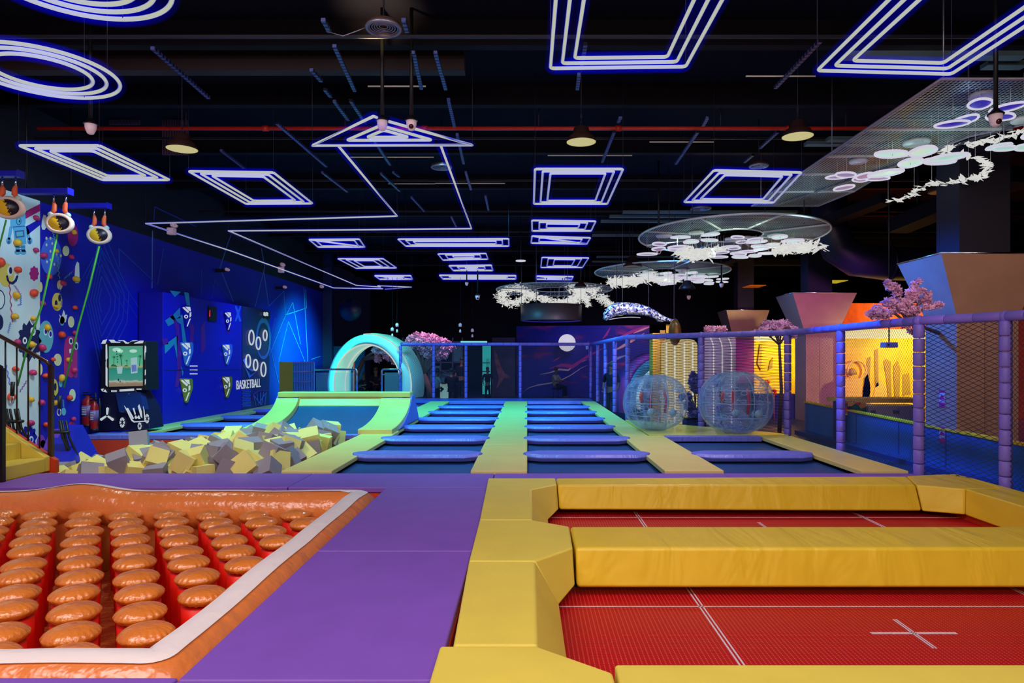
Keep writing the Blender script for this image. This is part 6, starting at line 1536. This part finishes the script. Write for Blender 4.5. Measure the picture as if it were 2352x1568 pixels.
disc(1520,624,21.5,153,-.02,'second disc chandelier right of the feather chandelier',
     [(0,0,.42,6,'petalmint'),(55,2,.42,5,'petalmint'),(95,6,.42,5,'petalmint'),(-30,8,.45,5,'petalmint'),(40,14,.45,5,'petalpink'),(125,12,.36,5,'petalmint')],
     [([(-110,22),(-85,26),(-60,20)],260,.14,.14),([(-40,14),(20,20)],200,.16,.12)],2)
# feather chandelier
d3=disc(1273,665,26,133,-.02,'feather chandelier disc with a wavy ribbon of glowing glass leaves',[],[],3)
rgn=random.Random(9); mb=MB()
w1=[at(x,y,26) for x,y in ((1145,684),(1158,672),(1180,662),(1195,662),(1215,674),(1240,684),(1262,692),(1290,696),(1310,690),(1325,680),(1335,668),(1310,658))]
w2=[at(x,y,26) for x,y in ((1148,686),(1165,695),(1185,698),(1205,684),(1225,676))]
w3=[at(x,y,26) for x,y in ((1305,660),(1330,668),(1345,682),(1352,700))]
w4=[at(x,y,26) for x,y in ((1335,668),(1355,664),(1380,662))]
w5=[at(x,y,26) for x,y in ((1355,672),(1380,682),(1395,696),(1402,700))]
w6=[at(x,y,26) for x,y in ((1290,694),(1320,690),(1350,684))]
for w,n in ((w1,1000),(w2,380),(w3,240),(w4,130),(w5,220),(w6,150)): leafcloud(mb,w,n,.085,.085,rgn,.9)
o=O('glass_leaf_swarm',mb,M['leafwhite'],d3,label='wavy ribbon of glowing glass leaves'); o['kind']='stuff'
mb=MB()
for q in range(26): x=1150+250*rgn.random(); p=at(x,680,26); mb.tube([p,(p.x,26+rgn.uniform(-.6,.6),at(0,662,26).z)],.004,4)
O('leaf_wires',mb,M['rimsteel'],d3)
# drum
dr=T('hanging_drum','broad dark metallic ring lamp hanging under the feather chandelier','lamp'); c=at(1266,737,25); r=70/F*25; h=36/F*25
O('drum_band',MB().lathe([(r,0),(r,h),(r-.04,h),(r-.04,0),(r,0)],c,48,caps=False),mat('bronze_drum_metal',(.10,.06,.07),.45,metal=.4),dr)
O('inner_glow_ring',MB().tube([c+Vector(((r-.06)*math.cos(a),(r-.06)*math.sin(a),.02)) for a in [2*pi*i/48 for i in range(48)]],.02,6,closed=True),mat('dim_violet_ring',(.2,.1,.5),.4,emit='24107a',es=.6),dr)
mb=MB()
for k in range(6): a=k*pi/3; p=c+Vector((r*.98*math.cos(a),r*.98*math.sin(a),h)); mb.tube([p,(p.x,p.y,6.2)],.008,5)
O('suspension_wire',mb,M['steel'],dr)
# whale
wh=T('whale_sculpture','sequined whale sculpture hanging between the chandeliers and the amber booth','sculpture'); Yw=19
M['sequin']=mat('silver_sequins',(.45,.42,.5),.25,metal=.2); nt=M['sequin'].node_tree; N,L,p=nodes(M['sequin']); vo=N.new('ShaderNodeTexVoronoi'); vo.inputs['Scale'].default_value=24; tc=N.new('ShaderNodeTexCoord'); L.new(tc.outputs['Object'],vo.inputs[0])
se=N.new('ShaderNodeSeparateColor'); L.new(vo.outputs['Color'],se.inputs[0]); cr=N.new('ShaderNodeValToRGB'); cr.color_ramp.interpolation='CONSTANT'; E=cr.color_ramp.elements
E[0].position=0; E[0].color=(.03,.03,.12,1); E[1].position=.35; E[1].color=(.25,.26,.45,1)
for pos,c in ((.6,(.55,.42,.28,1)),(.78,(.9,.88,.85,1))): e=E.new(pos); e.color=c
L.new(se.outputs[0],cr.inputs[0]); L.new(cr.outputs[0],p.inputs['Base Color']); L.new(cr.outputs[0],p.inputs['Emission Color']); p.inputs['Emission Strength'].default_value=0
b=N.new('ShaderNodeBump'); b.inputs['Distance'].default_value=.05; L.new(se.outputs[1],b.inputs['Height']); L.new(b.outputs[0],p.inputs['Normal'])
sp=[(1389,734,5),(1394,725,10),(1405,714,14),(1420,709,15),(1440,708,14),(1465,710,13),(1485,714,11),(1502,721,9),(1518,729,6.5),(1532,734,4.5),(1545,736,3),(1555,736,1.5)]
O('whale_body',MB().tube([at(x,y,Yw) for x,y,_ in sp],[q/F*Yw for _,_,q in sp],20),M['sequin'],wh)
O('fin',MB().prism([at(1508,730,Yw),at(1514,738,Yw),at(1524,738,Yw),at(1530,733,Yw)],(0,.25,0)).prism([at(1536,735,Yw),at(1552,731,Yw),at(1557,735,Yw),at(1548,738,Yw)],(0,.4,0)),M['sequin'],wh)
mb=MB(); rgn=random.Random(4)
for i in range(40): x,y,q=sp[min(11,int(rgn.random()*9))]; k=i/60; xx=1392+k*120; yy=728-10*math.sin(k*2.4)+10*k**2+ (7 if k>.05 else 0); mb.ball(at(xx,yy,Yw-.12),.011,6,4)
O('belly_beads',mb,M['lampwhite'],wh)
mb=MB()
for x in (1430,1490,1548): p=at(x,705 if x<1500 else 736,Yw); mb.tube([p,(p.x,p.y,6.2)],.005,4)
O('hanging_wire',mb,M['steel'],wh)
# mesh canopy, upper right
M['canmesh']=net_mat('fine_canopy_mesh',(.6,.75,.8),.055,.11,'XY','square',.35,.4)
cn=T('mesh_canopy','flat steel mesh canopy hanging at the upper right','canopy'); zc=4.9
def cz(x,y): return onz(x,y,zc)
pl_=[(4.92,8.1),(4.9,14.9),(6.35,14.9),(6.5,13.6),(6.35,11.5),(6.6,10.2),(7.6,9.0),(8.4,8.1)]
O('mesh_sheet',MB().prism([(x,y,zc) for x,y in pl_],(0,0,.006)),M['canmesh'],cn)
O('edge_bar',MB().tube([(x,y,zc) for x,y in pl_],.022,6,closed=True),mat('grey_edge_steel',(.30,.28,.38),.4,metal=.4),cn)
for y in (9.9,11.2,12.3,13.6): O('cross_bar',MB().bar((4.92,y,zc-.01),(6.5 if y>10.4 else 7.0,y-.05,zc-.01),.03,.03),M['rimsteel'],cn)
O('cross_bar',MB().bar((6.9,9.7,zc-.02),(5.4,14.6,zc-.02),.04,.03),M['steel'],cn)
mb=MB()
for x,y in ((5,8.2),(5,11.2),(5,14.6),(6.4,9.9)): mb.tube([(x,y,zc),(x,y,6.2)],.01,5)
O('hanger_rod',mb,M['steel'],cn)
rgn=random.Random(12)
for (px,py,z,s,n,m,a0,lab) in ((2255,262,4.65,.30,5,'petalviolet',.3,'petal lamp with violet petals and white rims near the top right'),
        (2105,366,4.62,.40,6,'petalmint',.2,'petal lamp with mint petals in the middle of the mesh canopy'),
        (1972,408,4.6,.31,7,'petalpink',.1,'petal lamp with pinkish petals at the far end of the mesh canopy'),
        (2345,330,4.55,.26,5,'petalmint',.8,'petal lamp with mint petals cut by the right edge')):
    t=T('petal_lamp',lab,'lamp','flower-shaped petal lamps'); c=onz(px,py,z); petal_lamp(t,c,s,n,M[m],rgn,ztop=zc,a0=a0,spread=1.05,big=1.12)
g=T('leaf_garland','curving garland of glowing white glass leaves beside the petal lamps','light garland'); mb=MB()
gp=[(2352,303,9.6),(2300,318,9.8),(2240,330,10.1),(2185,340,10.5),(2155,350,10.8),(2200,358,10.6),(2240,362,10.2),(2268,375,10.0),(2275,392,10.0),(2255,405,10.3),(2225,412,10.6),(2180,418,11),(2140,424,11.3),(2110,434,11.6),(2100,446,11.6),(2080,456,12),(2040,462,12.3)]
leafcloud(mb,[at(*q) for q in gp],170,.03,.088,random.Random(6),.6); o=O('glass_leaves',mb,M['leafwhite'],g); o['kind']='stuff'
mb=MB()
for q in gp[::2]: p=at(*q); mb.tube([p,(p.x,p.y,5.6)],.003,4)
O('leaf_wires',mb,M['rimsteel'],g)

# ================================================================ FINISH HIERARCHY
for o in AUTO:
    if o.name.startswith('inflatable'):
        skip=[a for a,_,_ in BOL]
        for a in skip: a.parent=None
        bpy.context.view_layer.update(); settle(o)
        for a,p,rz in BOL: a.parent=o; a.location=p-o.location; a.rotation_euler=(0,0,rz)
    else: settle(o)

# ================================================================ LIGHT
def lamp(kind,loc,target,col,power,size=.5,spot=1.6,blend=.8,size_y=None):
    l=bpy.data.lights.new('lamp',kind); l.color=col; l.energy=power
    if kind=='AREA': l.size=size; l.shape='RECTANGLE'; l.size_y=size_y or size
    else: l.shadow_soft_size=size
    if kind=='SPOT': l.spot_size=spot; l.spot_blend=blend
    o=bpy.data.objects.new('lamp_'+kind.lower(),l); COL.objects.link(o); o.location=loc
    d=Vector(target)-Vector(loc); o.rotation_euler=d.to_track_quat('-Z','Y').to_euler(); return o
# unseen overhead area lamps, plus warm fills added behind the viewer
lamp('AREA',(1.5,2.8,5.9),(1.5,4.8,0),(1,.88,.98),300,5,size_y=4)
lamp('AREA',(-4.5,2.6,5.9),(-4.5,5.4,0),(1,.86,.86),330,4,size_y=3)
lamp('AREA',(2.0,-2.4,3.6),(2.5,6,0),(1,.72,.36),170,3,size_y=1.2)
lamp('AREA',(-3.5,-1.5,4.0),(-3.5,6,-.2),(1,.70,.5),120,2.5,size_y=1.2)
# unseen blue-cyan wash spots added over the trampoline lanes
lamp('SPOT',(-1.0,17,5.5),(-.6,18.5,0),(.05,.62,1),1900,.15,2.2,1)
lamp('SPOT',(-3.5,21.5,5.5),(-3,22.5,0),(.03,.60,1),1900,.15,2.3,1)
lamp('SPOT',(-6.0,14.6,5.3),(-5.2,15.0,0),(.03,.80,.8),1700,.15,1.9,1)
lamp('SPOT',(1.2,20,5.2),(1,20.5,0),(.03,.58,1),1200,.15,1.9,1)
lamp('SPOT',(-1.5,12.6,5.5),(-1.2,13.3,0),(.22,.66,1),1200,.15,2.1,1)
lamp('SPOT',(2.6,11.2,5.5),(2.4,10.4,0),(.85,.62,.85),620,.15,1.55,1)
lamp('SPOT',(4.5,14.2,5.3),(4,14.6,0),(.6,.75,.55),460,.15,1.5,1)
lamp('SPOT',(4.0,16.8,4.6),(2.9,19,1.2),(.05,.25,1),500,.15,1.9,1)
# unseen blue spots added to wash the lower left wall
for y,p in ((15.5,300),(19.5,380),(24,420)): lamp('SPOT',(-6.0,y,4.0),(-9.1,y+.5,.4),(.02,.09,1),p,.12,1.6,1)
lamp('SPOT',(-5.4,26,3.3),(-9.1,27.0,1.3),(0,1,.42),4200,.2,1.5,1)
lamp('SPOT',(-5.8,11.0,5.0),(-8.8,12.4,1.9),(.45,.75,1),520,.15,1.7,1)
lamp('SPOT',(-6,10.5,5.5),(-6.2,11.3,0),(1,.94,.80),560,.15,1.7,1)
# unseen spots added for the lounge arch, cherry tree and mural
lamp('SPOT',(-5.5,24.2,4.5),(-6.2,27.5,1.2),(.1,1,.9),560,.15,1.3,1)
lamp('SPOT',(-3.2,26.9,5.2),(-3.7,28.6,2.6),(1,.5,.75),1000,.12,1.0,1)
lamp('SPOT',(3,27.5,5.0),(2.6,32.5,1.2),(.30,.30,1),560,.2,1.9,1)
lamp('SPOT',(5.2,27,4.5),(5.4,31.2,2.6),(1,.45,.6),330,.2,1.1,1)
# amber shop lights
lamp('SPOT',(11.3,17.0,2.0),(11.0,19.5,.7),(1,.74,.18),600,.1,2.3,1)
lamp('SPOT',(9.4,22.6,2.0),(9.4,25,.9),(1,.72,.18),520,.1,2.2,1)
lamp('SPOT',(6.2,16.5,4.9),(5.6,19.2,1),(1,.72,.35),700,.1,1.2,1)
# unseen spots added for the pillars, half wall, blossoms and whale
lamp('SPOT',(6.2,5.5,4.4),(7.6,10.7,2.1),(1,.58,.34),330,.2,1.0,.9)
lamp('SPOT',(3.6,11.4,4.6),(6.76,11.3,1.6),(.0,.15,1),2300,.15,1.1,.9)
lamp('SPOT',(5.9,13.8,2.9),(6.75,12.6,-.1),(.02,.5,1),260,.12,1.1,.9)
lamp('SPOT',(3.5,19.2,4.6),(8.0,20,2.4),(.08,.35,1),520,.15,.9,.9)
lamp('SPOT',(7.2,14,3.6),(8.3,19.6,1.9),(1,.26,.85),900,.2,1.0,.9)
lamp('SPOT',(7.4,22.5,4.4),(8.7,27.5,2.5),(1,.42,.75),330,.2,1.0,.9)
lamp('SPOT',(4.9,6.6,3.0),(5.75,10.2,2.25),(1,.70,1),110,.12,.42,.9)
lamp('SPOT',(5.8,13.2,3.6),(6.1,16.5,2.2),(.9,.7,1),230,.12,1.0,.9)
lamp('SPOT',(3.4,15.6,4.3),(2.9,19,2.9),(.85,.8,1),900,.12,.9,.9)
lamp('SPOT',(14,22.2,2.9),(13.6,24.7,2.9),(1,.45,.1),600,.1,2.2,1)
lamp('SPOT',(-1.95,8.6,5.3),(-1.95,8.9,6.2),(1,.7,.25),220,.05,1.3,1)
# glow of the petal lamps and chandeliers on their meshes
for x,y,z,c in ((6.0,9.3,4.2,(.5,.8,1)),(6.0,11.3,4.1,(.5,1,.95)),(5.6,13.4,4.1,(.6,.9,1)),(4.2,15.3,3.7,(.6,1,.95)),(5.3,15.6,3.7,(.7,.95,1)),(4.4,21.5,3.7,(.6,1,.95))):
    lamp('SPOT',(x,y,z),(x,y,6),c,16,.05,2.5,1)
w=bpy.data.worlds.new('World'); S.world=w; w.use_nodes=True; w.node_tree.nodes['Background'].inputs[0].default_value=(.05,.05,.2,1); w.node_tree.nodes['Background'].inputs[1].default_value=.03

# ================================================================ CAMERA
cam_=bpy.data.cameras.new('camera'); cam_.sensor_width=36; cam_.lens=36*F/2352; cam_.shift_x=(1176-CX)/2352; cam_.shift_y=(CY-784)/2352
cam_.clip_start=.05; cam_.clip_end=200
co=bpy.data.objects.new('camera',cam_); COL.objects.link(co); co.location=(0,0,CH); co.rotation_euler=(pi/2,0,0); S.camera=co
vs_=S.view_settings; vs_.view_transform='Standard'; vs_.look='None'; vs_.gamma=1; vs_.use_curve_mapping=False; vs_.exposure=0
